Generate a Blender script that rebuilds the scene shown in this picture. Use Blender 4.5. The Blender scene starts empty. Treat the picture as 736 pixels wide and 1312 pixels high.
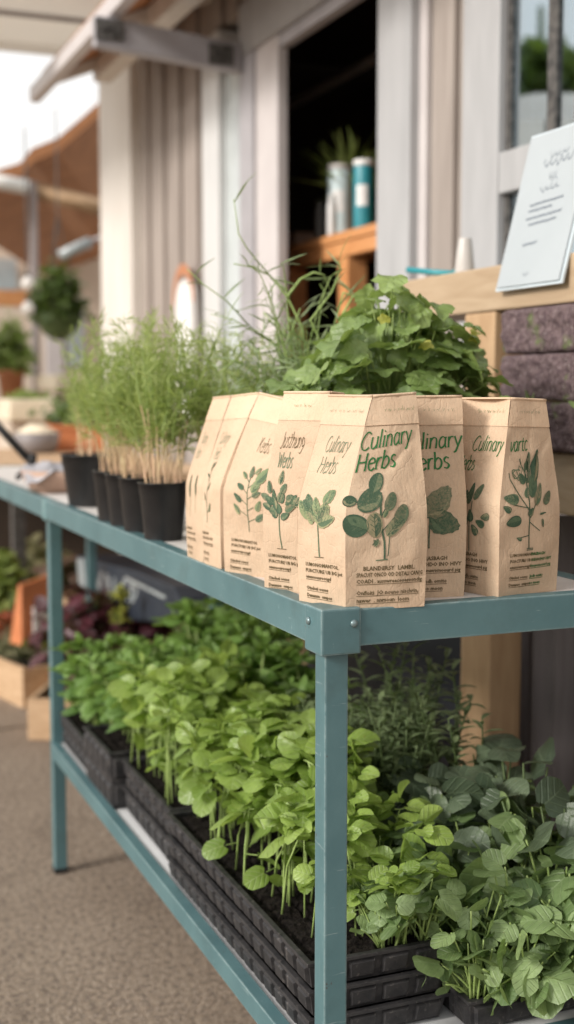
import bpy, bmesh, math, random
from math import sin, cos, pi, sqrt, atan2, radians
from mathutils import Vector, Matrix, noise as mnoise

scene = bpy.context.scene
col = scene.collection
V = Vector

# ------------------------------------------------------------------ camera numbers
CAM = V((-0.5541, -1.2605, 1.0937)); YAW = -0.3859; TILT = 0.0971; FPX = 1627.4
FWD = V((-sin(YAW)*cos(TILT), cos(YAW)*cos(TILT), -sin(TILT)))
RGT = V((cos(YAW), sin(YAW), 0)); UPV = RGT.cross(FWD)

def at(x, y, axis, val):
    """world point where the sight line of photo pixel (x, y) meets the plane axis = val"""
    d = FWD + RGT*((x-368)/FPX) + UPV*((656-y)/FPX)
    i = 'xyz'.index(axis)
    return CAM + d*((val-CAM[i])/d[i])

# ------------------------------------------------------------------ object helpers
def tag(o, label=None, cat=None, group=None, kind=None):
    if label: o['label'] = label
    if cat: o['category'] = cat
    if group: o['group'] = group
    if kind: o['kind'] = kind
    return o

def empty(name, loc, label, cat, group=None, rz=0):
    o = bpy.data.objects.new(name, None); col.objects.link(o)
    o.location = loc; o.rotation_euler = (0, 0, rz); o.empty_display_size = .02
    return tag(o, label, cat, group)

def dup(root, loc, rz=0, label=None, scale=1.0, group=None):
    r = root.copy(); col.objects.link(r); r.location = loc; r.rotation_euler = (0, 0, rz)
    r.scale = (scale, scale, scale)
    if label: r['label'] = label
    if group: r['group'] = group
    for ch in list(root.children):
        c = ch.copy(); col.objects.link(c); c.parent = r
        for g in list(ch.children):
            d = g.copy(); col.objects.link(d); d.parent = c
    return r

class MB:
    """collects faces for ONE mesh object"""
    def __init__(s): s.v = []; s.f = []; s.m = []; s.uv = []; s.t = []; s.sm = []
    def add(s, verts, faces, mi=0, uvs=None, tint=0.5, smooth=False):
        b = len(s.v)
        s.v += [tuple(p) for p in verts]
        s.uv += [tuple(q) for q in uvs] if uvs else [(0, 0)]*len(verts)
        s.t += [tint]*len(verts)
        for f in faces:
            s.f.append(tuple(b+i for i in f)); s.m.append(mi); s.sm.append(smooth)
    def box(s, x0, x1, y0, y1, z0, z1, mi=0, M=None):
        p = [V((x, y, z)) for z in (z0, z1) for y in (y0, y1) for x in (x0, x1)]
        if M: p = [M @ q for q in p]
        s.add(p, [(0,2,3,1),(4,5,7,6),(0,1,5,4),(2,6,7,3),(0,4,6,2),(1,3,7,5)], mi)
        return s
    def hexa(s, p, mi=0):
        s.add(p, [(0,2,3,1),(4,5,7,6),(0,1,5,4),(2,6,7,3),(0,4,6,2),(1,3,7,5)], mi); return s
    def tube(s, pts, rad, n=6, mi=0, cap=True, tint=.5):
        pts = [V(p) for p in pts]; k = len(pts)
        if not hasattr(rad, '__len__'): rad = [rad]*k
        ref = V((0.31, 0.17, 0.93)) if abs((pts[-1]-pts[0]).normalized().z) < .9 else V((1, .1, 0))
        vs = []
        for i, p in enumerate(pts):
            t = (pts[min(i+1, k-1)]-pts[max(i-1, 0)])
            t = t.normalized() if t.length > 1e-9 else V((0, 0, 1))
            a = t.cross(ref).normalized(); b = t.cross(a)
            for j in range(n):
                q = 2*pi*j/n
                vs.append(p+(a*cos(q)+b*sin(q))*rad[i])
        fs = [(i*n+j, i*n+(j+1) % n, (i+1)*n+(j+1) % n, (i+1)*n+j) for i in range(k-1) for j in range(n)]
        if cap: fs += [tuple(range(n-1, -1, -1)), tuple(range((k-1)*n, k*n))]
        s.add(vs, fs, mi, [(j/n, i/max(1, k-1)) for i in range(k) for j in range(n)], tint, True); return s
    def lathe(s, prof, n=28, mi=0, c=(0, 0, 0), cap0=True, cap1=False):
        c = V(c); k = len(prof)
        vs = [c+V((r*cos(2*pi*j/n), r*sin(2*pi*j/n), z)) for r, z in prof for j in range(n)]
        fs = [(i*n+j, i*n+(j+1) % n, (i+1)*n+(j+1) % n, (i+1)*n+j) for i in range(k-1) for j in range(n)]
        if cap0: fs.append(tuple(range(n-1, -1, -1)))
        if cap1: fs.append(tuple(range((k-1)*n, k*n)))
        s.add(vs, fs, mi, [(j/n, i/max(1, k-1)) for i in range(k) for j in range(n)], .5, True); return s
    def build(s, name, mats, parent=None, bevel=0, seg=2, auto=None):
        me = bpy.data.meshes.new(name)
        me.from_pydata(s.v, [], s.f)
        if not isinstance(mats, (list, tuple)): mats = [mats]
        for m in mats: me.materials.append(m)
        me.polygons.foreach_set('material_index', s.m)
        me.polygons.foreach_set('use_smooth', s.sm)
        uv = me.uv_layers.new(name='UVMap')
        li = [0]*len(me.loops); me.loops.foreach_get('vertex_index', li)
        uv.data.foreach_set('uv', [c for i in li for c in s.uv[i]])
        at_ = me.attributes.new('tint', 'FLOAT', 'POINT'); at_.data.foreach_set('value', s.t)
        me.update()
        if bevel:
            bm = bmesh.new(); bm.from_mesh(me)
            ed = [e for e in bm.edges if len(e.link_faces) == 2 and e.calc_face_angle(0) > .6]
            bmesh.ops.bevel(bm, geom=ed, offset=bevel, segments=seg, affect='EDGES', profile=.6, clamp_overlap=True)
            bm.to_mesh(me); bm.free()
        o = bpy.data.objects.new(name, me); col.objects.link(o)
        if parent: o.parent = parent
        return o

# ------------------------------------------------------------------ materials
def _nt(name):
    m = bpy.data.materials.new(name); m.use_nodes = True
    nt = m.node_tree; return m, nt, nt.nodes, nt.links, nt.nodes['Principled BSDF']

def ramp(N, fac, stops, L):
    r = N.new('ShaderNodeValToRGB'); e = r.color_ramp.elements
    while len(e) < len(stops): e.new(.5)
    for k, (p, c) in enumerate(stops):
        e[k].position = p; e[k].color = (*c, 1) if len(c) == 3 else c
    L.new(fac, r.inputs[0]); return r.outputs[0]

def noise_tex(N, L, vec, scale, detail=4, rough=.55, dist=0):
    n = N.new('ShaderNodeTexNoise'); n.inputs['Scale'].default_value = scale
    n.inputs['Detail'].default_value = detail; n.inputs['Roughness'].default_value = rough
    n.inputs['Distortion'].default_value = dist
    L.new(vec, n.inputs['Vector']); return n.outputs['Fac']

def mapping(N, L, src, scale=(1, 1, 1)):
    mp = N.new('ShaderNodeMapping'); mp.inputs['Scale'].default_value = scale
    L.new(src, mp.inputs[0]); return mp.outputs[0]

def mixc(N, L, fac, a, b, mode='MIX'):
    x = N.new('ShaderNodeMix'); x.data_type = 'RGBA'; x.blend_type = mode
    for sock, val in ((x.inputs[0], fac), (x.inputs[6], a), (x.inputs[7], b)):
        if hasattr(val, 'links') or hasattr(val, 'is_linked'): L.new(val, sock)
        elif isinstance(val, (int, float)): sock.default_value = val
        else: sock.default_value = (*val, 1)
    return x.outputs[2]

def math_(N, L, op, a, b=None, c=None):
    n = N.new('ShaderNodeMath'); n.operation = op
    for i, val in enumerate((a, b, c)):
        if val is None: continue
        if isinstance(val, (int, float)): n.inputs[i].default_value = val
        else: L.new(val, n.inputs[i])
    return n.outputs[0]

def surf(name, c1, c2, scale=20, stretch=(1, 1, 1), rough=.6, bump=.1, bscale=None, spec=.4, detail=5, metal=0,
         wear=None, wear_scale=60, wear_amt=.62, lo=.3, hi=.7, dist=0, rnd=0):
    """two-tone noise surface, optional sparse wear marks"""
    m, nt, N, L, P = _nt(name)
    tc = N.new('ShaderNodeTexCoord').outputs['Object']
    vec = mapping(N, L, tc, stretch)
    f = noise_tex(N, L, vec, scale, detail, .6, dist)
    c = ramp(N, f, [(lo, c1), (hi, c2)], L)
    if rnd:
        oi = N.new('ShaderNodeObjectInfo').outputs['Random']
        hs = N.new('ShaderNodeHueSaturation'); L.new(c, hs.inputs['Color'])
        L.new(math_(N, L, 'MULTIPLY_ADD', oi, rnd, 1-rnd/2), hs.inputs['Value']); c = hs.outputs[0]
    if wear:
        w = noise_tex(N, L, mapping(N, L, tc, (1, 1, .55)), wear_scale, 8, .75)
        wf = ramp(N, w, [(wear_amt, (0, 0, 0)), (wear_amt+.05, (1, 1, 1))], L)
        c = mixc(N, L, wf, c, wear)
    L.new(c, P.inputs['Base Color'])
    P.inputs['Roughness'].default_value = rough; P.inputs['Metallic'].default_value = metal
    P.inputs['Specular IOR Level'].default_value = spec
    if bump:
        b = N.new('ShaderNodeBump'); b.inputs['Strength'].default_value = bump; b.inputs['Distance'].default_value = .01
        L.new(noise_tex(N, L, vec, bscale or scale*3, 6, .65), b.inputs['Height']); L.new(b.outputs[0], P.inputs['Normal'])
    return m

def worn(m, edge, radius=.004):
    nt = m.node_tree; N, L = nt.nodes, nt.links; P = N['Principled BSDF']
    src = P.inputs['Base Color'].links[0].from_socket
    bv = N.new('ShaderNodeBevel'); bv.samples = 4; bv.inputs['Radius'].default_value = radius
    ge = N.new('ShaderNodeNewGeometry'); dt = N.new('ShaderNodeVectorMath'); dt.operation = 'DOT_PRODUCT'
    L.new(bv.outputs[0], dt.inputs[0]); L.new(ge.outputs['True Normal'], dt.inputs[1])
    tc = N.new('ShaderNodeTexCoord').outputs['Object']
    e = math_(N, L, 'MULTIPLY', math_(N, L, 'SUBTRACT', 1.0, dt.outputs['Value']), 6.0)
    f = math_(N, L, 'MULTIPLY', e, math_(N, L, 'MULTIPLY_ADD', noise_tex(N, L, tc, 60, 6, .7), 2.6, -.85))
    cl = N.new('ShaderNodeClamp'); L.new(f, cl.inputs[0])
    c = mixc(N, L, cl.outputs[0], src, edge)
    # long faint scratches and grime running down
    sc = noise_tex(N, L, mapping(N, L, tc, (220, 220, 6)), 1, 5, .7); sc2 = noise_tex(N, L, mapping(N, L, tc, (14, 14, 160)), 1, 4, .7)
    c = mixc(N, L, ramp(N, sc, [(.66, (0, 0, 0)), (.76, (.45, .45, .45))], L), c, edge)
    c = mixc(N, L, ramp(N, sc2, [(.64, (0, 0, 0)), (.72, (.5, .5, .5))], L), c, edge)
    chip = ramp(N, noise_tex(N, L, tc, 48, 7, .7), [(.665, (0, 0, 0)), (.68, (1, 1, 1))], L)
    c = mixc(N, L, math_(N, L, 'MULTIPLY', chip, .8), c, (.07, .05, .04))
    gr = noise_tex(N, L, tc, 11, 5, .65)
    c = mixc(N, L, ramp(N, gr, [(.52, (0, 0, 0)), (.8, (.5, .5, .5))], L), c, (.045, .075, .075))
    L.new(c, P.inputs['Base Color'])

def leaf_mat(name, dark, light, vein, trans=.35, rough=.5, nveins=5, vstr=.35, bump=.5, lush=.12):
    m, nt, N, L, P = _nt(name)
    tc = N.new('ShaderNodeTexCoord')
    uv = N.new('ShaderNodeSeparateXYZ'); L.new(tc.outputs['UV'], uv.inputs[0])
    t = N.new('ShaderNodeAttribute'); t.attribute_name = 'tint'
    oi = N.new('ShaderNodeObjectInfo').outputs['Random']
    n1 = noise_tex(N, L, tc.outputs['Object'], 90, 3)
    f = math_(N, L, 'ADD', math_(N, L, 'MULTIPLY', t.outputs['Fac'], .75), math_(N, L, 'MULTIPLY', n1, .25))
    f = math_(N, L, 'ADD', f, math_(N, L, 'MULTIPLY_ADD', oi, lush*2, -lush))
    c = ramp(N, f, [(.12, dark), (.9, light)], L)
    s = math_(N, L, 'ABSOLUTE', math_(N, L, 'SUBTRACT', uv.outputs[0], .5))
    mid = math_(N, L, 'LESS_THAN', s, .018)
    ph = math_(N, L, 'MULTIPLY', math_(N, L, 'SUBTRACT', uv.outputs[1], math_(N, L, 'MULTIPLY', s, .9)), 2*pi*nveins)
    side = math_(N, L, 'POWER', math_(N, L, 'MULTIPLY_ADD', math_(N, L, 'COSINE', ph), .5, .5), 14)
    vf = math_(N, L, 'MULTIPLY', math_(N, L, 'MAXIMUM', mid, math_(N, L, 'MULTIPLY', side, .7)), vstr)
    c2 = mixc(N, L, vf, c, vein)
    sp_ = noise_tex(N, L, tc.outputs['Object'], 140, 3, .6)
    c2 = mixc(N, L, ramp(N, sp_, [(.69, (0, 0, 0)), (.75, (.55, .55, .55))], L), c2, (.30, .25, .08))
    big = noise_tex(N, L, tc.outputs['Object'], 38, 3, .6)
    c2 = mixc(N, L, ramp(N, big, [(.35, (.35, .35, .35)), (.6, (0, 0, 0))], L), c2, tuple(x*.6 for x in dark))
    L.new(c2, P.inputs['Base Color'])
    P.inputs['Roughness'].default_value = rough-.06; P.inputs['Specular IOR Level'].default_value = .6
    b = N.new('ShaderNodeBump'); b.inputs['Strength'].default_value = bump; b.inputs['Distance'].default_value = .002
    h = math_(N, L, 'SUBTRACT', math_(N, L, 'MULTIPLY', noise_tex(N, L, tc.outputs['Object'], 260, 3), .8), math_(N, L, 'MAXIMUM', mid, side))
    L.new(h, b.inputs['Height']); L.new(b.outputs[0], P.inputs['Normal'])
    tr = N.new('ShaderNodeBsdfTranslucent'); L.new(mixc(N, L, .35, c2, (.45, .6, .08)), tr.inputs['Color'])
    mx = N.new('ShaderNodeMixShader'); mx.inputs[0].default_value = trans
    L.new(P.outputs[0], mx.inputs[1]); L.new(tr.outputs[0], mx.inputs[2])
    L.new(mx.outputs[0], N['Material Output'].inputs['Surface'])
    return m

def kraft(name='kraft_paper', k=1.0):
    m, nt, N, L, P = _nt(name)
    tc = N.new('ShaderNodeTexCoord').outputs['Object']
    n1 = noise_tex(N, L, tc, 9, 4, .6)
    n2 = noise_tex(N, L, mapping(N, L, tc, (1, 1, .18)), 420, 4, .7)
    n3 = noise_tex(N, L, tc, 900, 2, .6)
    c = ramp(N, n1, [(.3, (.46, .338, .232)), (.75, (.58, .445, .315))], L)
    c = mixc(N, L, ramp(N, n2, [(.35, (.0, .0, .0)), (.75, (.55, .55, .55))], L), c, (.66, .46, .31))
    c = mixc(N, L, ramp(N, n3, [(.6, (0, 0, 0)), (.72, (.35, .35, .35))], L), c, (.28, .16, .09))
    oi = N.new('ShaderNodeObjectInfo').outputs['Random']
    hs = N.new('ShaderNodeHueSaturation'); L.new(c, hs.inputs['Color'])
    L.new(math_(N, L, 'MULTIPLY_ADD', oi, .12*k, .94*k), hs.inputs['Value'])
    L.new(hs.outputs[0], P.inputs['Base Color'])
    P.inputs['Roughness'].default_value = .72; P.inputs['Specular IOR Level'].default_value = .25
    b = N.new('ShaderNodeBump'); b.inputs['Strength'].default_value = .34; b.inputs['Distance'].default_value = .005
    vo = N.new('ShaderNodeTexVoronoi'); vo.feature = 'DISTANCE_TO_EDGE'; vo.inputs['Scale'].default_value = 26
    nw = N.new('ShaderNodeTexNoise'); nw.inputs['Scale'].default_value = 20; nw.inputs['Detail'].default_value = 3; L.new(tc, nw.inputs['Vector'])
    L.new(mixc(N, L, .12, tc, nw.outputs['Color']), vo.inputs['Vector'])
    crs = ramp(N, vo.outputs['Distance'], [(0, (0, 0, 0)), (.06, (1, 1, 1))], L)
    h = math_(N, L, 'ADD', noise_tex(N, L, tc, 30, 5, .55, .6), math_(N, L, 'MULTIPLY', n2, .35))
    h = math_(N, L, 'ADD', h, math_(N, L, 'MULTIPLY', crs, .16))
    L.new(h, b.inputs['Height']); L.new(b.outputs[0], P.inputs['Normal'])
    return m

def ink(name, c, fade=.25):
    m, nt, N, L, P = _nt(name)
    tc = N.new('ShaderNodeTexCoord').outputs['Object']
    t = N.new('ShaderNodeAttribute'); t.attribute_name = 'tint'
    n = noise_tex(N, L, tc, 330, 5, .75)
    f = math_(N, L, 'ADD', math_(N, L, 'MULTIPLY', n, .8), math_(N, L, 'MULTIPLY', t.outputs['Fac'], .4))
    cc = ramp(N, f, [(.25, tuple(x*.7 for x in c)), (.55, c), (.85, tuple(x*(1-fade)+k*fade for x, k in zip(c, (.5, .36, .22))))], L)
    L.new(cc, P.inputs['Base Color']); P.inputs['Roughness'].default_value = .7
    P.inputs['Specular IOR Level'].default_value = .2
    return m

def plain(name, c, rough=.5, spec=.5, metal=0, emit=None):
    return surf(name, tuple(x*.88 for x in c), tuple(min(1, x*1.08) for x in c), 12, rough=rough, spec=spec, metal=metal, bump=.05)

M = {}
M['teal'] = surf('teal_paint', (.062, .132, .145), (.095, .180, .192), 7, rough=.42, bump=.05, bscale=220, spec=.45,
                 wear=(.30, .40, .40), wear_scale=75, wear_amt=.655)
worn(M['teal'], (.36, .43, .42))
M['teal_edge'] = surf('worn_teal_paint', (.10, .20, .21), (.19, .30, .30), 40, rough=.5, bump=.1, wear=(.36, .42, .42), wear_scale=120, wear_amt=.58)
M['board'] = surf('worn_white_board', (.56, .52, .49), (.72, .69, .66), 14, rough=.55, bump=.06, wear=(.42, .36, .32), wear_scale=30, wear_amt=.62)
M['shelf'] = surf('white_shelf_board', (.60, .60, .60), (.72, .72, .72), 10, rough=.5, bump=.05, wear=(.45, .43, .4), wear_scale=40, wear_amt=.64)
M['bolt'] = plain('bolt_steel', (.2, .27, .28), .35, .6, .5)
M['kraft'] = kraft()
M['kraft_light'] = kraft('pale_kraft_paper', 1.14)
M['ink_green'] = ink('green_ink', (.022, .135, .04), .12)
M['ink_pale'] = ink('faded_green_ink', (.13, .19, .12), .35)
M['ink_brown'] = ink('brown_ink', (.10, .075, .035), .3)
M['ink_leaf1'] = ink('dark_leaf_ink', (.060, .105, .064), .45)
M['ink_leaf2'] = ink('mid_leaf_ink', (.105, .155, .090), .5)
M['ink_leaf3'] = ink('pale_leaf_ink', (.20, .25, .13), .4)
M['black_plastic'] = surf('black_plastic', (.012, .012, .013), (.022, .021, .021), 30, rough=.42, bump=.04, spec=.4)
M['tray_plastic'] = surf('dusty_black_plastic', (.012, .012, .014), (.045, .042, .042), 45, rough=.55, bump=.15, spec=.35, wear=(.10, .09, .085), wear_scale=120, wear_amt=.58)
M['soil'] = surf('potting_soil', (.006, .005, .005), (.03, .024, .02), 140, rough=.95, bump=.9, bscale=300, spec=.1)
M['pale_stem'] = surf('pale_green_stem', (.22, .32, .08), (.33, .42, .15), 40, rough=.5, bump=0)
M['pink_stem'] = surf('pinkish_stem', (.70, .44, .30), (.66, .58, .32), 14, rough=.5, bump=0)
M['dark_stem'] = surf('dark_green_stem', (.06, .10, .03), (.12, .16, .06), 40, rough=.6, bump=0)
M['seed_leaf'] = leaf_mat('pale_seedling_leaf', (.15, .26, .04), (.43, .58, .14), (.54, .66, .30), .45, .42, 4, .5)
M['basil_leaf'] = leaf_mat('basil_leaf', (.085, .18, .035), (.29, .47, .11), (.36, .54, .19), .40, .40, 5, .5)
M['round_leaf'] = leaf_mat('broad_round_leaf', (.11, .19, .065), (.34, .46, .20), (.44, .56, .30), .38, .46, 4, .42)
M['dark_leaf'] = leaf_mat('dark_round_leaf', (.06, .09, .058), (.165, .215, .13), (.24, .31, .19), .24, .45, 4, .42)
M['willow_leaf'] = leaf_mat('narrow_herb_leaf', (.07, .115, .05), (.27, .35, .17), (.3, .38, .2), .22, .42, 3)
M['bush_leaf'] = leaf_mat('lobed_herb_leaf', (.09, .165, .04), (.34, .45, .15), (.38, .48, .24), .33, .45, 4)
M['dill_leaf'] = leaf_mat('feathery_herb_leaf', (.27, .36, .09), (.62, .68, .28), (.3, .4, .2), .5, .55, 2, 0)
M['wispy_leaf'] = leaf_mat('wispy_grey_green_leaf', (.2, .28, .13), (.42, .50, .28), (.2, .3, .1), .3, .55, 2, 0)
M['purple_leaf'] = leaf_mat('purple_lettuce_leaf', (.035, .008, .014), (.14, .03, .05), (.2, .06, .08), .25, .45, 4)
M['yellow_leaf'] = leaf_mat('yellow_green_leaf', (.25, .28, .03), (.5, .5, .09), (.5, .5, .2), .3, .5, 4)
M['tree_leaf'] = leaf_mat('tree_leaf', (.035, .075, .012), (.16, .23, .05), (.2, .3, .1), .3, .5, 4)
M['light_leaf'] = leaf_mat('light_tree_leaf', (.14, .22, .04), (.42, .50, .16), (.3, .4, .1), .35, .5, 4)
M['dry_leaf'] = leaf_mat('dusty_thyme_leaf', (.16, .15, .07), (.36, .33, .18), (.3, .3, .1), .2, .7, 2, 0)
M['red_leaf'] = leaf_mat('reddish_sedum_leaf', (.10, .05, .04), (.26, .17, .12), (.3, .2, .1), .2, .6, 2, 0)
M['pine'] = surf('pine_wood', (.37, .26, .16), (.48, .36, .24), 5, (6, .7, 6), rough=.55, bump=.08, dist=1.2)
M['pine_v'] = surf('pine_post_wood', (.40, .25, .135), (.53, .36, .21), 5, (6, 6, .7), rough=.55, bump=.08, dist=1.2)
M['crate_wood'] = surf('raw_crate_wood', (.42, .27, .15), (.58, .40, .25), 6, (2, 2, 6), rough=.7, bump=.15, dist=1)
M['orange_wood'] = surf('orange_varnished_wood', (.52, .22, .08), (.66, .33, .14), 5, (6, .8, 6), rough=.5, bump=.06, dist=1)
M['brown_wood'] = surf('brown_stained_wood', (.30, .125, .05), (.46, .21, .09), 4, (1, 1, 4), rough=.6, bump=.1, dist=1)
M['siding'] = surf('taupe_wood_siding', (.27, .23, .205), (.39, .34, .305), 4, (7, 7, .5), rough=.75, bump=.12, dist=.8)
M['grey_siding'] = surf('grey_wood_siding', (.24, .205, .20), (.33, .29, .28), 4, (7, 7, .5), rough=.75, bump=.12, dist=.8)
M['cream'] = surf('cream_painted_wood', (.60, .555, .50), (.74, .70, .65), 4, (5, 5, .5), rough=.6, bump=.06, dist=.6)
M['white_paint'] = surf('white_window_paint', (.345, .345, .35), (.42, .42, .425), 6, (3, 3, .6), rough=.45, bump=.05, wear=(.5, .47, .43), wear_scale=22, wear_amt=.7)
M['pinkish_paint'] = surf('pinkish_grey_trim_paint', (.50, .46, .455), (.58, .54, .53), 5, rough=.5, bump=.04)
M['grey_metal'] = surf('grey_coated_metal', (.31, .295, .31), (.38, .365, .38), 8, rough=.45, bump=.04)
M['dark_metal'] = surf('dark_bracket_metal', (.02, .02, .02), (.14, .13, .12), 60, rough=.5, bump=.2)
M['canopy'] = surf('pale_canopy_cloth', (.84, .82, .79), (.9, .88, .85), 3, rough=.8, bump=.05)
def see_through(m, f, tint):
    nt = m.node_tree; N, L = nt.nodes, nt.links; P = N['Principled BSDF']
    t = N.new('ShaderNodeBsdfTranslucent'); t.inputs['Color'].default_value = (*tint, 1)
    mx = N.new('ShaderNodeMixShader'); mx.inputs[0].default_value = f
    L.new(P.outputs[0], mx.inputs[1]); L.new(t.outputs[0], mx.inputs[2]); L.new(mx.outputs[0], N['Material Output'].inputs['Surface'])
see_through(M['canopy'], .45, (.9, .87, .82))
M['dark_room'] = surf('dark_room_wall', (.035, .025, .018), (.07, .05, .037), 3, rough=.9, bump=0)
M['navy'] = surf('dark_navy_panel', (.014, .017, .022), (.024, .028, .035), 5, rough=.6, bump=.05)
M['navy_bin'] = surf('navy_plastic', (.018, .024, .036), (.032, .04, .055), 12, rough=.5, bump=.05)
M['fabric'] = surf('grey_purple_cloth', (.10, .085, .085), (.17, .15, .15), 30, (1, 1, .05), rough=.9, bump=.2)
M['terracotta'] = surf('terracotta', (.38, .15, .07), (.50, .23, .12), 12, rough=.8, bump=.1)
M['clay'] = surf('pale_clay', (.42, .27, .2), (.52, .36, .28), 12, rough=.8, bump=.1)
M['orange'] = surf('orange_plastic', (.46, .15, .055), (.60, .22, .09), 14, rough=.5, bump=.1)
M['grey_bowl'] = plain('grey_stoneware', (.22, .20, .20), .5)
M['cream_cloth'] = surf('cream_cloth', (.72, .62, .46), (.85, .76, .6), 9, rough=.85, bump=.2)
M['grey_cloth'] = surf('grey_cloth', (.28, .27, .29), (.46, .45, .47), 25, rough=.9, bump=.3)
M['white'] = plain('white_plastic', (.8, .79, .77), .4)
M['cup'] = surf('warm_white_ceramic', (.5, .47, .44), (.56, .53, .5), 6, rough=.35, bump=.02)
M['teal_can'] = plain('teal_can_print', (.03, .25, .30), .35)
M['pale_can'] = plain('pale_green_can_print', (.60, .72, .74), .4)
M['tealrod'] = plain('teal_plastic', (.02, .26, .30), .4)
M['paper_white'] = surf('white_laminated_card', (.37, .405, .425), (.42, .455, .475), 3, rough=.16, bump=.01, spec=.6)
M['card_edge'] = plain('clear_card_edge', (.55, .62, .66), .2)
M['script_ink'] = ink('grey_script_ink', (.18, .21, .25), .1)
M['purple_block'] = surf('purple_fibre_block', (.060, .034, .042), (.23, .165, .165), 70, rough=.95, bump=.7, bscale=160, lo=.25, hi=.75, detail=8)
def green_specks(m):
    nt = m.node_tree; N, L = nt.nodes, nt.links; P = N['Principled BSDF']; src = P.inputs['Base Color'].links[0].from_socket
    tc = N.new('ShaderNodeTexCoord').outputs['Object']
    f = ramp(N, noise_tex(N, L, tc, 17, 4, .6), [(.60, (0, 0, 0)), (.68, (.75, .75, .75))], L)
    c = mixc(N, L, f, src, (.13, .17, .055))
    f2 = ramp(N, noise_tex(N, L, tc, 150, 4, .7), [(.60, (0, 0, 0)), (.68, (.8, .8, .8))], L)
    L.new(mixc(N, L, f2, c, (.42, .36, .34)), P.inputs['Base Color'])
green_specks(M['purple_block'])
M['bulb'] = plain('frosted_bulb', (.85, .82, .78), .3)
M['rolled'] = plain('rolled_white_canvas', (.85, .84, .80), .7)
M['far_wall'] = surf('beige_far_wall', (.58, .47, .37), (.70, .60, .49), 2, rough=.8, bump=.05)
M['sidelight'] = plain('pale_milky_glass', (.50, .54, .54), .15, .6)
M['bright_paint'] = surf('bright_white_paint', (.52, .52, .515), (.62, .62, .61), 6, (3, 3, .6), rough=.45, bump=.04)  # paler white than the window paint, used on the sidelight stile
M['glass_pale'] = plain('pale_frosted_glass', (.36, .40, .41), .12, .6)

def ground_mat():
    m, nt, N, L, P = _nt('worn_brown_concrete')
    tc = N.new('ShaderNodeTexCoord').outputs['Object']
    big = noise_tex(N, L, tc, 1.6, 4, .55); mid = noise_tex(N, L, tc, 75, 6, .75); fine = noise_tex(N, L, tc, 150, 4, .65)
    c = ramp(N, big, [(.3, (.345, .265, .195)), (.7, (.485, .385, .29))], L)
    c = mixc(N, L, ramp(N, mid, [(.40, (.85, .85, .85)), (.56, (0, 0, 0))], L), c, (.13, .10, .08))
    c = mixc(N, L, ramp(N, fine, [(.53, (0, 0, 0)), (.64, (.9, .9, .9))], L), c, (.52, .44, .37))
    st_ = noise_tex(N, L, tc, 4.5, 5, .6, .8)
    c = mixc(N, L, ramp(N, st_, [(.55, (0, 0, 0)), (.72, (.45, .45, .45))], L), c, (.14, .105, .08))
    L.new(c, P.inputs['Base Color']); P.inputs['Roughness'].default_value = .9; P.inputs['Specular IOR Level'].default_value = .25
    b = N.new('ShaderNodeBump'); b.inputs['Strength'].default_value = .9; b.inputs['Distance'].default_value = .008
    L.new(math_(N, L, 'ADD', mid, fine), b.inputs['Height']); L.new(b.outputs[0], P.inputs['Normal'])
    return m
M['ground'] = ground_mat()

def glass_mat():
    m, nt, N, L, P = _nt('window_glass')
    g = N.new('ShaderNodeBsdfGlossy'); g.inputs['Roughness'].default_value = .02; g.inputs['Color'].default_value = (.74, .84, .90, 1)  # blue of a reflected sky put into the gloss tint
    d = N.new('ShaderNodeBsdfTransparent'); d.inputs['Color'].default_value = (.6, .66, .68, 1)
    mx = N.new('ShaderNodeMixShader')
    lw = N.new('ShaderNodeLayerWeight'); lw.inputs[0].default_value = .35
    L.new(math_(N, L, 'MULTIPLY_ADD', lw.outputs['Facing'], .35, .45), mx.inputs[0])
    L.new(d.outputs[0], mx.inputs[1]); L.new(g.outputs[0], mx.inputs[2])
    L.new(mx.outputs[0], N['Material Output'].inputs['Surface'])
    return m
M['glass'] = glass_mat()

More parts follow.
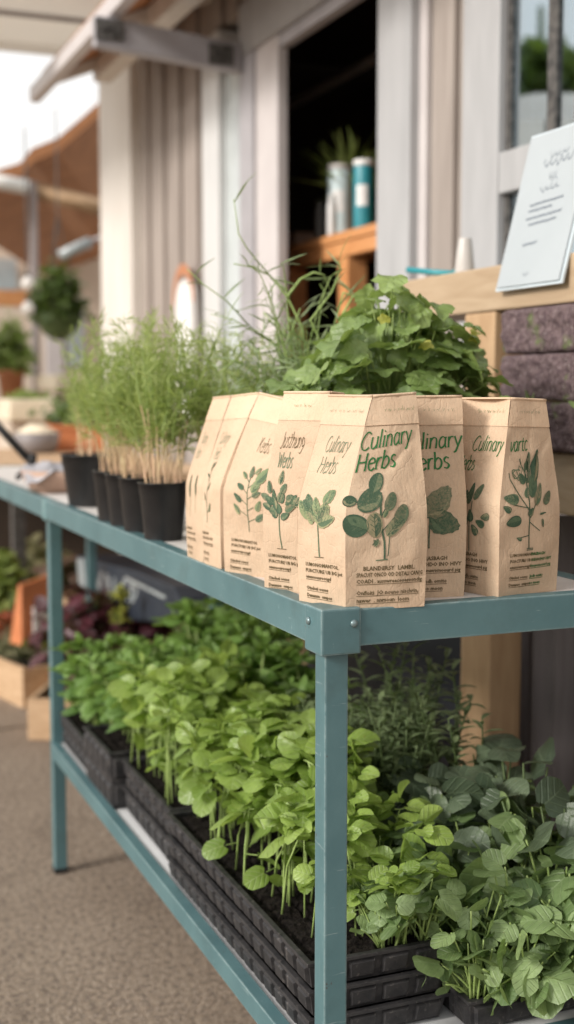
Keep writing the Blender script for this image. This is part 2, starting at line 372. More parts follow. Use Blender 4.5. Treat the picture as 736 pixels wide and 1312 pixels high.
# ------------------------------------------------------------------ leaves
def leaf(mb, o, d, up, Lg, W, shape='ovate', fold=.15, curl=.25, mi=1, tint=.5, rng=random, rings=2, k=16):
    """one leaf as a small polar sheet; o petiole end, d growth direction, up = face normal"""
    d = V(d).normalized(); up = V(up); sd = d.cross(up)
    if sd.length < 1e-5: sd = d.cross(V((.3, .9, .1)))
    sd.normalize(); nr = sd.cross(d).normalized()
    ph = rng.random()*6.28
    vs = []; uvs = []
    def pt(s, t):
        z = fold*abs(s)*W*1.2 - curl*Lg*t*t + sin(t*7+ph)*.02*Lg*(abs(s)*2) + cos(s*9+ph)*.012*Lg
        if shape == 'lobed': z += Lg*.045*sin(5*atan2(t-.46, s)+ph)*min(1, 4*(s*s+(t-.46)**2)) + .03*Lg*sin(t*16+ph)*cos(s*14)
        elif shape == 'round': z += Lg*.035*sin(3*atan2(t-.46, s)+ph)*min(1, 4*(s*s+(t-.46)**2)) - .10*Lg*(s*s)*4*(1 if ph > 3 else -.3)
        return V(o)+d*(t*Lg)+sd*(s*W)+nr*z
    cs, ct = 0, .46
    vs.append(pt(cs, ct)); uvs.append((.5, ct))
    for r in range(1, rings+1):
        q = r/rings
        for j in range(k):
            th = 2*pi*j/k - pi/2           # -pi/2 = petiole side
            if shape == 'round':
                R = .5*(1+.03*sin(7*th+ph)); notch = .17*math.exp(-((th+pi/2)/.35)**2)
                if j == 0: notch = .2
                s = cos(th)*R; t = .46+sin(th)*R*1.06+notch
            elif shape == 'lobed':
                R = .5*(.90+.10*cos(5*(th-pi/2))+.045*cos(15*(th-pi/2)+.6)+.03*sin(2*th+ph))
                s = cos(th)*R*1.08; t = .46+sin(th)*R*1.1
            else:
                t = .46+sin(th)*(.54 if sin(th) > 0 else .46)
                s = cos(th)*.5*(1-.28*max(0, sin(th))**1.5)
            s, t = cs+(s-cs)*q, ct+(t-ct)*q
            vs.append(pt(s, t)); uvs.append((s+.5, t))
    fs = [(0, 1+j, 1+(j+1) % k) for j in range(k)]
    for r in range(rings-1):
        a = 1+r*k; b = a+k
        fs += [(a+j, b+j, b+(j+1) % k, a+(j+1) % k) for j in range(k)]
    mb.add(vs, fs, mi, uvs, tint, True)

def blade(mb, o, d, up, Lg, W, bend=.3, mi=1, tint=.5, n=4):
    """narrow strip leaf"""
    d = V(d).normalized(); sd = d.cross(V(up))
    if sd.length < 1e-5: sd = d.cross(V((.3, .9, .1)))
    sd.normalize(); nr = sd.cross(d)
    vs = []; uvs = []
    for i in range(n+1):
        t = i/n; w = W*.5*sin(pi*min(.97, .1+t*.9))**.8
        c = V(o)+d*(Lg*t)-nr*(bend*Lg*t*t)
        vs += [c-sd*w+nr*w*.4, c, c+sd*w+nr*w*.4]; uvs += [(.2, t), (.5, t), (.8, t)]
    fs = []
    for i in range(n):
        a = i*3; fs += [(a, a+1, a+4, a+3), (a+1, a+2, a+5, a+4)]
    mb.add(vs, fs, mi, uvs, tint, True)

LIGHT = V((-.42, -.45, .55))
def rdir(rng, elev_lo, elev_hi, az=None):
    a = rng.uniform(0, 2*pi) if az is None else az
    e = radians(rng.uniform(elev_lo, elev_hi))
    return V((cos(a)*cos(e), sin(a)*cos(e), sin(e)))

def curve_pts(base, tip, sag, n=5):
    base = V(base); tip = V(tip)
    return [base.lerp(tip, i/n)+V((0, 0, 1))*sag*sin(pi*i/n) for i in range(n+1)]

# ------------------------------------------------------------------ plant builders (each returns a prototype Empty)
def finish_plant(name, stem, fol, smat, lmat, label, cat, group, loc=(0, 0, -50)):
    r = empty(name, loc, label, cat, group)
    stem.build('stem', smat, r)
    for a in range(len(fol.m)): fol.m[a] = 0
    fol.build('foliage', lmat, r)
    return r

def seedling_pale(rng):
    st, fo = MB(), MB()
    for k in range(rng.choice((1, 2, 2))):
        h = rng.uniform(.080, .145)
        b = V((rng.uniform(-.012, .012), rng.uniform(-.012, .012), 0))
        lean = rdir(rng, 0, 0)*rng.uniform(.005, .03)
        tip = b+lean+V((0, 0, h))
        mid = b+lean*.25+V((0, 0, h*.55))
        st.tube([b, b*.5+mid*.5, mid, mid.lerp(tip, .6), tip], [.0015, .0014, .0012, .0011, .0009], 6)
        az = rng.uniform(0, 2*pi)
        for j in range(2):                       # a pair of big soft round leaves
            d = rdir(rng, -18, 22, az+j*pi+rng.uniform(-.4, .4))
            o = tip+d*rng.uniform(.006, .012); st.tube([tip, o], .0009, 4, cap=False)
            Lg = rng.uniform(.026, .041)
            leaf(fo, o, d, rdir(rng, 30, 88)+V((0,0,.3)), Lg, Lg*rng.uniform(.95, 1.15), 'round', rng.uniform(-.1, .2), rng.uniform(.1, .5), 0, rng.uniform(.3, 1), rng)
        for j in range(rng.choice((3, 4, 5))):                       # younger leaves standing above
            d = rdir(rng, -5, 55, az+pi/2+j*2.2)
            o = tip+V((0, 0, .004))+d*.008
            Lg = rng.uniform(.018, .034)
            leaf(fo, o, d, rdir(rng, 20, 80), Lg, Lg*.9, 'round', .35, .3, 0, rng.uniform(.45, 1), rng)
        if rng.random() < .7:
            o = b.lerp(mid, rng.uniform(.6, 1.3)); d = rdir(rng, -25, 20)
            st.tube([o, o+d*.016], .0008, 4, cap=False)
            leaf(fo, o+d*.015, d, rdir(rng, 40, 88), .03, .028, 'round', .1, .4, 0, rng.uniform(.1, .7), rng)
    return st, fo

def basil(rng, H=.2):
    st, fo = MB(), MB()
    for k in range(rng.choice((3, 4, 4))):
        h = H*rng.uniform(.7, 1.05); az0 = rng.uniform(0, 2*pi)
        b = V((rng.uniform(-.014, .014), rng.uniform(-.014, .014), 0))
        tip = b+rdir(rng, 0, 0)*rng.uniform(.015, .05)+V((0, 0, h))
        st.tube(curve_pts(b, tip, .004), [.003, .0028, .0025, .002, .0017, .0014], 6)
        nodes = 5
        for i in range(nodes):
            f = .34+.66*i/(nodes-1); p = b.lerp(tip, f)
            for j in range(2):
                d = rdir(rng, -22+30*(i == nodes-1), 30, az0+i*pi/2+j*pi+rng.uniform(-.3, .3))
                Lg = rng.uniform(.042, .062)*(1-.3*(i == nodes-1))
                o = p+d*.012; st.tube([p, o], .001, 4, cap=False)
                leaf(fo, o, d, V((0, 0, 1))+rdir(rng, -10, 20)*.5, Lg, Lg*rng.uniform(.62, .78), 'ovate', -.28, .38, 0, rng.uniform(.1, .75)+.25*(i == nodes-1), rng)
        for j in range(4):
            d = rdir(rng, 25, 70)
            leaf(fo, tip, d, rdir(rng, 20, 80), rng.uniform(.022, .034), .02, 'ovate', -.2, .2, 0, rng.uniform(.6, 1), rng)
    return st, fo

def broad(rng, H=.16, big=.058, elo=-30, ehi=35, spread=.065):
    st, fo = MB(), MB()
    n = rng.choice((12, 13, 15))
    for k in range(n):
        h = H*rng.uniform(.45, 1.05)
        b = V((rng.uniform(-.012, .012), rng.uniform(-.012, .012), 0))
        tip = b+rdir(rng, 0, 0)*rng.uniform(.01, spread)+V((0, 0, h))
        st.tube(curve_pts(b, tip, .006), [.0022, .002, .002, .0017, .0015, .0012], 6)
        d = rdir(rng, elo, ehi)
        Lg = big*rng.uniform(.6, 1.08)
        leaf(fo, tip, d, rdir(rng, 10, 85), Lg, Lg*rng.uniform(.98, 1.18), 'round', rng.uniform(-.12, .16), rng.uniform(.05, .4), 0, rng.uniform(.05, 1), rng, 3, 20)
        if rng.random() < .6:
            d = rdir(rng, 0, 50); Ls = big*rng.uniform(.35, .55)
            p = b.lerp(tip, .8); leaf(fo, p+d*.012, d, rdir(rng, 30, 80), Ls, Ls*.85, 'round', .2, .2, 0, rng.uniform(.3, 1), rng)
    return st, fo

def willow(rng, H=.24):
    st, fo = MB(), MB()
    for k in range(rng.choice((3, 4, 5))):
        b = V((rng.uniform(-.018, .018), rng.uniform(-.018, .018), 0))
        tip = b+rdir(rng, 0, 0)*rng.uniform(.01, .06)+V((0, 0, H*rng.uniform(.65, 1.05)))
        pts = curve_pts(b, tip, 0, 6)
        arch = rdir(rng, 0, 0)*.022
        pts = [p+arch*(i/6)**3 for i, p in enumerate(pts)]
        st.tube(pts, [.002, .0019, .0018, .0016, .0014, .0012, .0009], 5)
        n = 24
        for i in range(n):
            f = .2+.8*i/(n-1); q = f*6; a = min(5, int(q)); p = pts[a].lerp(pts[a+1], q-a)
            d = rdir(rng, 15, 55, i*2.4+rng.uniform(-.3, .3))
            blade(fo, p, d, V((0, 0, 1)), rng.uniform(.022, .036)*(1-.35*f*f+.1), .0085, .35, 0, .15+.7*f*rng.random()+.1)
    return st, fo

# ------------------------------------------------------------------ THE SETTING: ground
gm = MB(); gm.add([(-60, -30, 0), (60, -30, 0), (60, 90, 0), (-60, 90, 0)], [(0, 1, 2, 3)])
tag(gm.build('ground', M['ground']), kind='structure')

# ------------------------------------------------------------------ DISPLAY TABLE
TL, TW, HT, AP = 2.80, .42, .85, .042
LEGS = (0.0, 1.5236, TL)
table = empty('display_table', (0, 0, 0), 'long teal metal display table with a worn white top, carrying bags and pots', 'table')
b = MB().box(.012, TW-.012, .012, TL-.012, HT-.014, HT-.002); b.build('tabletop', M['board'], table, .001)
MB().box(.002, TW-.002, 0, .022, HT-AP, HT).build('apron_rail', M['teal'], table, .0015)
MB().box(0, .022, .0225, TL-.022, HT-AP, HT).build('apron_rail', M['teal'], table, .0015)
MB().box(TW-.022, TW, .0225, TL-.022, HT-AP, HT).build('apron_rail', M['teal'], table, .0015)
MB().box(0, TW, TL-.0215, TL, HT-AP, HT).build('apron_rail', M['teal'], table, .0015)
LW = .0285
for y in LEGS:
    for s in (0, 1):
        x0 = .006 if s == 0 else TW-.006-LW
        y0 = y+.006 if y == 0 else (y-LW/2 if y < 2 else y-.006-LW)
        MB().box(x0, x0+LW, y0, y0+LW, .003, HT-AP-.001).build('leg', M['teal'], table, .0022)
        MB().box(x0-.001, x0+LW+.001, y0-.001, y0+LW+.001, 0, .012).build('foot_cap', M['black_plastic'], table, .001)
def bracket(sx, yy, dy):
    m = MB()
    x0, x1 = (-.0025, .046) if sx == 0 else (TW-.046, TW+.0025)
    m.box(x0, x1, yy[0], yy[1], HT-AP-.008, HT+.0022)
    br = m.build('corner_bracket', M['teal'], table, .0025)
    bx = .037 if sx == 0 else TW-.037
    k = MB(); k.lathe([(.0045, 0), (.0045, .001), (.0038, .0024), (.0016, .0032)], 12, cap1=True)
    for i, p in enumerate(k.v): k.v[i] = (bx+p[0], yy[0]-p[2], HT-.0155+p[1])
    k.build('bolt', M['bolt'], br)
    if sx == 0:
        k = MB(); k.lathe([(.0045, 0), (.0045, .001), (.0038, .0024), (.0016, .0032)], 12, cap1=True)
        for i, p in enumerate(k.v): k.v[i] = (x0-p[2], yy[0]+.034+p[0], HT-.0155+p[1])
        k.build('bolt', M['bolt'], br)
bracket(0, (-.0025, .045), 0); bracket(1, (-.0025, .045), 0)
for s in (0, 1):
    x0, x1 = (-.002, .02) if s == 0 else (TW-.02, TW+.002)
    MB().box(x0, x1, 1.5236-.017, 1.5236+.017, HT-AP-.003, HT+.001).build('splice_plate', M['teal_edge'], table, .002)
# lower shelf in the first bay
SZ = .304
MB().box(.0195, TW-.0195, .0195, 1.5236-.0165, SZ-.012, SZ-.001).build('lower_shelf', M['shelf'], table, .001)
MB().box(.0, .019, .036, 1.508, SZ-.027, SZ+.003).build('shelf_rail', M['teal'], table, .0015)
MB().box(TW-.019, TW, .036, 1.508, SZ-.027, SZ+.003).build('shelf_rail', M['teal'], table, .0015)
MB().box(.036, TW-.036, 0.003, .019, SZ-.027, SZ+.003).build('shelf_rail', M['teal'], table, .0015)
MB().box(.036, TW-.036, 1.51, 1.526, SZ-.027, SZ+.003).build('shelf_rail', M['teal'], table, .0015)

# ------------------------------------------------------------------ PAPER BAGS
GL = {  # pen strokes of each letter, x right, y up, cap height .72
 'C': (.60, [[(.53,.60),(.42,.70),(.25,.68),(.10,.48),(.08,.26),(.2,.05),(.38,-.01),(.55,.09)]]),
 'u': (.46, [[(.06,.48),(.06,.16),(.14,.01),(.26,.03),(.37,.15)], [(.37,.48),(.37,0)]]),
 'l': (.20, [[(.08,.75),(.08,0)]]),
 'i': (.20, [[(.08,.48),(.08,0)], [(.07,.62),(.10,.66)]]),
 'n': (.46, [[(.06,.48),(.06,0)], [(.06,.33),(.16,.46),(.28,.47),(.36,.36),(.36,0)]]),
 'a': (.46, [[(.33,.43),(.2,.49),(.08,.38),(.05,.18),(.13,.01),(.26,.05),(.36,.2)], [(.36,.48),(.35,.12),(.41,0)]]),
 'r': (.32, [[(.06,.48),(.06,0)], [(.06,.3),(.15,.45),(.29,.46)]]),
 'y': (.42, [[(.03,.48),(.2,.04)], [(.38,.48),(.2,.04),(.1,-.18),(.0,-.22)]]),
 'H': (.62, [[(.07,.72),(.07,0)], [(.50,.72),(.50,0)], [(.07,.37),(.50,.37)]]),
 'e': (.43, [[(.06,.27),(.36,.29),(.32,.43),(.2,.49),(.08,.38),(.05,.2),(.13,.03),(.26,0),(.38,.08)]]),
 'b': (.46, [[(.06,.75),(.06,0)], [(.06,.1),(.16,0),(.3,.04),(.39,.2),(.36,.38),(.24,.48),(.12,.42),(.06,.32)]]),
 's': (.36, [[(.29,.43),(.18,.49),(.07,.42),(.09,.3),(.22,.22),(.29,.12),(.2,.01),(.05,.05)]]),
 'v': (.38, [[(.03,.48),(.18,0),(.35,.48)]]),
 't': (.32, [[(.14,.64),(.13,.1),(.2,0),(.29,.04)], [(.02,.46),(.28,.46)]]),
 'c': (.38, [[(.33,.42),(.2,.49),(.08,.38),(.06,.16),(.17,0),(.34,.07)]]),
 'J': (.36, [[(.28,.72),(.28,.1),(.17,-.05),(.03,.03)]]),
 'h': (.46, [[(.06,.75),(.06,0)], [(.06,.33),(.16,.46),(.28,.47),(.36,.36),(.36,0)]]),
 'g': (.44, [[(.34,.45),(.2,.49),(.07,.36),(.07,.18),(.2,.08),(.34,.18)], [(.36,.48),(.35,-.1),(.22,-.23),(.05,-.18)]]),
 'W': (.70, [[(.02,.72),(.17,0)], [(.17,0),(.33,.6)], [(.33,.6),(.48,0)], [(.48,0),(.64,.72)]]),
 'd': (.46, [[(.36,.75),(.36,0)], [(.36,.32),(.26,.47),(.13,.45),(.05,.25),(.12,.03),(.25,.02),(.36,.15)]]),
 'K': (.52, [[(.07,.72),(.07,0)], [(.42,.72),(.08,.34)], [(.16,.42),(.46,0)]]),
}
def smooth_pts(p, n=5):
    if len(p) < 3: return [(p[0][0]+(p[1][0]-p[0][0])*i/4, p[0][1]+(p[1][1]-p[0][1])*i/4) for i in range(5)]
    out = []
    q = [p[0]]+list(p)+[p[-1]]
    for k in range(1, len(q)-2):
        for i in range(n):
            t = i/n
            out.append(tuple(.5*(2*q[k][c]+(q[k+1][c]-q[k-1][c])*t+(2*q[k-1][c]-5*q[k][c]+4*q[k+1][c]-q[k+2][c])*t*t
                              + (3*q[k][c]-q[k-1][c]-3*q[k+1][c]+q[k+2][c])*t**3) for c in (0, 1)))
    out.append(p[-1]); return out

def lettering(text, h, pen=.085, slant=0., contrast=.55, squeeze=1.0):
    """list of quads (2-D, metres) of a word drawn with a broad pen; returns (quads, width)"""
    k = h/.72; x = 0; quads = []
    for ch in text:
        if ch == ' ': x += .3*squeeze; continue
        adv, strokes = GL[ch]
        for s in strokes:
            p = smooth_pts(s); prev = None
            for i, (a, c) in enumerate(p):
                a2, c2 = p[min(i+1, len(p)-1)]; a1, c1 = p[max(i-1, 0)]
                tx, ty = a2-a1, c2-c1; l = math.hypot(tx, ty) or 1; tx /= l; ty /= l
                w = pen*((1-contrast)+contrast*abs(ty*.92+tx*.38))*.5
                e = 1.18 if i in (0, len(p)-1) else 1.0
                q = [((x+(a-ty*w*e)*squeeze+slant*c)*k, (c+tx*w*e)*k), ((x+(a+ty*w*e)*squeeze+slant*c)*k, (c-tx*w*e)*k)]
                if prev: quads.append((prev[0], prev[1], q[1], q[0]))
                prev = q
        x += adv*squeeze
    return quads, x*k

class Bag:
    """block-bottom paper bag; base and top are four corners: A (street side far), B (nearest corner), C, D"""
    def __init__(s, base, top, z0, H, seed, bow=.0028, crumple=.0034, gpow=1.22, g0=.46, gus=0.0):
        s.b = [V((p[0], p[1], z0)) for p in base]; s.t = [V(p) for p in top]; s.H = H; s.seed = seed
        s.bow = bow; s.cr = crumple; s.gp = gpow; s.g0 = g0; s.gus = gus
        s.c = sum(s.b, V())/4
    def corner(s, i, v):
        g = 0 if v < s.g0 else ((v-s.g0)/(1-s.g0))**s.gp
        p = s.b[i % 4].lerp(s.t[i % 4], g); p.z = s.b[i % 4].z+(s.t[i % 4].z-s.b[i % 4].z)*v
        out = (s.b[i % 4]-s.c); out.z = 0
        return p+out.normalized()*(.0022*sin(pi*min(1, v*1.5))*(v < .667))
    def S(s, f, u, v, off=0):
        a, b = s.corner(f, v), s.corner(f+1, v)
        p = a.lerp(b, u)
        e = s.b[(f+1) % 4]-s.b[f % 4]; n = V((e.y, -e.x, 0)).normalized()
        if n.dot(s.b[f % 4]-s.c) < 0: n = -n
        w = sin(pi*u)
        bulge = s.bow*w*sin(pi*min(1, max(0, v*.92+.06)))**1.2
        if f % 4 in (0, 2) and s.gus: bulge -= s.gus*w*max(0, (v-.5)/.5)
        q = p*16+V((s.seed*7.3, f*3.1, 0))
        dn = mnoise.noise(q)*s.cr+mnoise.noise(q*2.7)*s.cr*.45
        dn *= min(1, u*(1-u)*9+.12)
        # soft dents across the shoulder where the top was creased
        dn -= .0003*math.exp(-((v-.86)/.012)**2)
        dn -= .0022*math.exp(-((v-.70-.12*abs(u-.5)-.05*sin(s.seed*3+u*5))/.018)**2)*w + .0016*math.exp(-((u-.5-.3*(v-.8))/.03)**2)*max(0, (v-.6)/.4)
        return p+n*(bulge+dn+off)
    def width(s, f): return (s.b[(f+1) % 4]-s.b[f % 4]).length

def make_bag(label, bag, prints, group='kraft paper herb bags on the table'):
    root = empty('paper_bag', (0, 0, 0), label, 'paper bag', group)
    m = MB(); NU, NV = 28, 64
    for f in range(4):
        vs = [bag.S(f, u/NU, v/NV) for v in range(NV+1) for u in range(NU+1)]
        fs = [(v*(NU+1)+u, v*(NU+1)+u+1, (v+1)*(NU+1)+u+1, (v+1)*(NU+1)+u) for v in range(NV) for u in range(NU)]
        m.add(vs, fs, 0, None, .5, True)
    top = [bag.S(f, 0, 1) for f in range(4)]
    m.add(top, [(0, 1, 2, 3)])
    m.add([bag.S(f, 0, 0) for f in range(4)], [(3, 2, 1, 0)])
    body = m.build('bag_body', M['kraft'], root)
    # the folded band round the two printed sides, standing slightly off the paper
    m = MB()
    for f in (0, 1):
        for off, rev in ((.0020, 0),):
            vs = []; rows = 6
            for r in range(rows+1):
                v = .862+(1.0-.862)*r/rows
                for u in range(13): vs.append(bag.S(f, u/12, v, .0008))
            fs = [(r*13+u, r*13+u+1, (r+1)*13+u+1, (r+1)*13+u) for r in range(rows) for u in range(12)]
            m.add(vs, fs, 0, None, .5, True)
        if f == 0: continue
        lo = [bag.S(f, u/12, .862, .0014) for u in range(13)]+[bag.S(f, u/12, .8625, .0003) for u in range(13)]
        m.add(lo, [(u, u+1, 14+u, 13+u) for u in range(12)])
    for f in (0, 1):
        m.tube([bag.S(f, u/8, 1.0, .0006)+V((0, 0, .0003)) for u in range(9)], .0016, 8)
    m.build('folded_top', M['kraft_light'], root)
    mats_w = [M['ink_green'], M['ink_pale'], M['ink_brown']]
    mats_a = [M['ink_leaf1'], M['ink_leaf2'], M['ink_leaf3'], M['ink_brown']]
    for pr in prints:
        art = MB(); titles = []; small = MB(); band = MB()
        f = pr['f']; W = bag.width(f); H = bag.H
        def put(mb, pts, faces, mi, tint=.5, off=.0006):
            mb.add([bag.S(f, x/W, y/H, off) for x, y in pts], faces, mi, None, tint, True)
        for (txt, u0, v0, cap, mi, pen, slant, sq, right) in pr.get('words', []):
            quads, wd = lettering(txt, cap, pen, slant, .55, sq)
            x0 = u0*W-(wd if right else 0); rise = pr.get('rise', 0)
            words = MB(); titles.append(words)
            for q in quads: put(words, [(x0+a, v0*H+c+rise*a) for a, c in q], [(0, 1, 2, 3)], mi, .5, .0007)
        ar = pr.get('art')
        if ar: draw_herb(put, art, ar, W, H)
        for (txt, u0, v0, size, mi, under) in pr.get('small', []):
            cu = bpy.data.curves.new('tmp', 'FONT'); cu.body = txt; cu.size = size; cu.resolution_u = 1; cu.offset = .00016
            ob = bpy.data.objects.new('tmp', cu)
            me = bpy.data.meshes.new_from_object(ob)
            wd = max([p.co.x for p in me.vertices] or [0]); kx = min(1.0, (.95-u0)*W/max(wd, 1e-6)); wd *= kx
            pts = [(u0*W+p.co.x*kx, v0*H+p.co.y) for p in me.vertices]
            put(small, pts, [tuple(p.vertices) for p in me.polygons], mi, .5, .0006)
            bpy.data.objects.remove(ob); bpy.data.curves.remove(cu); bpy.data.meshes.remove(me)
            if under:
                n = 10; yy = v0*H-.0011
                pp = [(u0*W+wd*i/n, yy+d) for i in range(n+1) for d in (0, -.0006)]
                put(small, pp, [(2*i, 2*i+1, 2*i+3, 2*i+2) for i in range(n)], mi)
        for (u0, u1, v0, hh, mi, sd) in pr.get('scribble', []):     # the tiny illegible script on the folded band
            rg = random.Random(sd); x = u0*W
            while x < u1*W:
                l = rg.uniform(.003, .009); n = int(l/.0009)
                p = [(x+i*.0009, v0*H+hh*(.5+.5*sin(i*2.1+rg.random()))*(1.6 if rg.random() < .15 else .8)) for i in range(n+1)]
                for a, c in zip(p, p[1:]):
                    put(band, [a, (a[0]+.0003, a[1]-.0004), (c[0]+.0003, c[1]-.0004), c], [(0, 1, 2, 3)], mi, .5, .0022)
                x += l+rg.uniform(.0015, .003)
        for wmb in titles: wmb.build('printed_title', mats_w, root)
        if band.v: band.build('band_script', mats_w, root)
        if art.v: art.build('printed_herb', mats_a, root)
        if small.v: small.build('printed_small_text', mats_w, root)
    return root

def draw_herb(put, mb, ar, W, H):
    rg = random.Random(ar.get('seed', 1))
    def flat_leaf(cx, cy, Lg, Wd, ang, mi, shape='ovate', off=.0006, veins=True):
        Lg *= .88; Wd *= .86
        k = 22; ca, sa = cos(ang), sin(ang); pts = [(cx, cy)]
        for j in range(k):
            th = 2*pi*j/k
            ex = cos(th); ey = sin(th)
            if shape == 'serrate': q = (1+.09*(j % 2))
            elif shape == 'lobed': q = .8+.24*cos(5*th)+.06*(j % 2)
            else: q = 1+.03*sin(3*th+cx*900)
            taper = 1-.35*ex if shape in ('ovate', 'serrate', 'lance') else 1
            x = ex*Lg*.5*q; y = ey*Wd*.5*q*taper
            pts.append((cx+x*ca-y*sa, cy+x*sa+y*ca))
        put(mb, pts, [(0, 1+j, 1+(j+1) % k) for j in range(k)], mi, rg.random(), off)
        if veins:
            alt = {0: 1, 1: 0, 2: 1}.get(mi, 0); hp = [(cx-Lg*.5*ca, cy-Lg*.5*sa)]
            for j in range(1, 11):
                th = pi+pi*j/11*1.0; ex, ey = cos(th), sin(th); tp_ = 1-.35*ex if shape in ('ovate', 'serrate', 'lance') else 1
                hp.append((cx+ex*Lg*.44*ca-ey*Wd*.40*tp_*sa, cy+ex*Lg*.44*sa+ey*Wd*.40*tp_*ca))
            hp.append((cx+Lg*.42*ca, cy+Lg*.42*sa))
            put(mb, hp, [(0, j, j+1) for j in range(1, 11)], alt, rg.random(), off+.00008)
            vm = {0: 1, 1: 0, 2: 1}.get(mi, 1)
            lines = [((-.45, 0), (.45, 0))]+[((t, 0), (t+.16, sg*.3*(1-abs(t)))) for t in (-.3, -.1, .1, .26) for sg in (-1, 1)]
            for (a, b2), (c, d) in lines:
                p = (cx+a*Lg*ca-b2*Wd*sa, cy+a*Lg*sa+b2*Wd*ca); q = (cx+c*Lg*ca-d*Wd*sa, cy+c*Lg*sa+d*Wd*ca)
                line(p, q, .00028, vm, off+.00014)
    def line(p, q, w, mi, off=.0007):
        dx, dy = q[0]-p[0], q[1]-p[1]; l = math.hypot(dx, dy) or 1; nx, ny = -dy/l*w, dx/l*w; n = 5
        pts = []
        for i in range(n+1):
            x, y = p[0]+dx*i/n, p[1]+dy*i/n; pts += [(x+nx, y+ny), (x-nx, y-ny)]
        put(mb, pts, [(2*i, 2*i+1, 2*i+3, 2*i+2) for i in range(n)], mi, .3, off)
    X = lambda u: u*W
    Y = lambda v: v*H
    for k, it in enumerate(ar['items']):
        off = .0006+.00003*k
        if it[0] == 'leaf':
            _, u, v, l, w, a, mi, sh = it; flat_leaf(X(u), Y(v), l, w, radians(a), mi, sh, off)
        elif it[0] == 'stem':
            _, pts, w, mi = it
            for p, q in zip(pts, pts[1:]): line((X(p[0]), Y(p[1])), (X(q[0]), Y(q[1])), w, mi, off)

def L_(u, v, l, w, a, mi=0, sh='round'): return ('leaf', u, v, l, w, a, mi, sh)
def sprig(rg, u, v0, v1, n, l, w, mis, sh='lance', spread=.28, taper=True):
    """a stalk with leaves left and right"""
    it = [('stem', [(u, v0), (u+rg.uniform(-.02, .02), (v0+v1)/2), (u, v1)], .0006, 1)]
    for i in range(n):
        f = .22+.78*i/(n-1); sd = -1 if i % 2 else 1
        v = v0+(v1-v0)*f; sp = spread*(1.1-.6*f)
        it.append(('stem', [(u, v-.015), (u+sd*sp*.6, v+.01)], .0004, 1))
        it.append(L_(u+sd*sp, v+.02, l*(1-.4*f if taper else 1), w*(1-.4*f if taper else 1), 90-sd*rg.uniform(25, 70), rg.choice(mis), sh))
    it.append(L_(u, v1+.01, l*.8, w*.8, 90, mis[0], sh))
    return it

MAIN_ART = [('stem', [(.46, .235), (.46, .32), (.42, .40), (.40, .55)], .0011, 0), ('stem', [(.50, .25), (.53, .36)], .0005, 0),
            ('stem', [(.36, .232), (.50, .236)], .0006, 1), ('stem', [(.40, .40), (.22, .42)], .0006, 0), ('stem', [(.44, .37), (.62, .45)], .0006, 0),
            ('stem', [(.42, .44), (.50, .50)], .0006, 0), ('stem', [(.40, .50), (.10, .51)], .0006, 0),
            L_(.33, .595, .025, .021, 75), L_(.27, .515, .034, .030, 30), L_(.53, .505, .024, .016, 70, 0), L_(.02, .515, .019, .014, -10),
            L_(.11, .40, .034, .029, 160), L_(.34, .40, .032, .022, 95, 1), L_(.57, .385, .026, .017, 50, 1), L_(.67, .44, .028, .019, 65, 0), L_(.63, .395, .018, .010, 40, 1),
            L_(.36, .315, .011, .010, 60, 0, 'lobed'), L_(.47, .45, .011, .006, 60, 2)]
def leafy_art(rg, u=.46, v0=.24, v1=.60, pale=True, n=15, sc=1):
    mis = (1, 2, 2) if pale else (0, 0, 1)
    it = [('stem', [(u+.04, v0), (u-.01, v0+.12), (u-.03, v0+.22)], .0008, 1), ('stem', [(u-.06, v0-.004), (u+.12, v0-.002)], .0004, 3)]
    for i in range(n):
        a = rg.uniform(20, 160); r = rg.uniform(.25, 1)
        it.append(L_(u-.02+cos(radians(a))*.40*r, v0+.14+sin(radians(a))*(v1-v0-.17)*r, rg.uniform(.019, .030)*sc, rg.uniform(.011, .016)*sc, a+rg.uniform(-20, 20), rg.choice(mis), rg.choice(('serrate', 'ovate'))))
    return it
MINT_ART = [('stem', [(.12, .43), (.55, .40), (.62, .38)], .0007, 0), ('stem', [(.3, .40), (.62, .52)], .0007, 0), ('stem', [(.5, .42), (.5, .25)], .0008, 0),
            L_(.62, .485, .047, .031, 50, 0, 'serrate'), L_(.70, .375, .042, .031, -18, 0, 'serrate'), L_(.25, .50, .04, .028, 120, 1, 'serrate'),
            L_(.2, .36, .04, .026, 200, 0, 'serrate')]
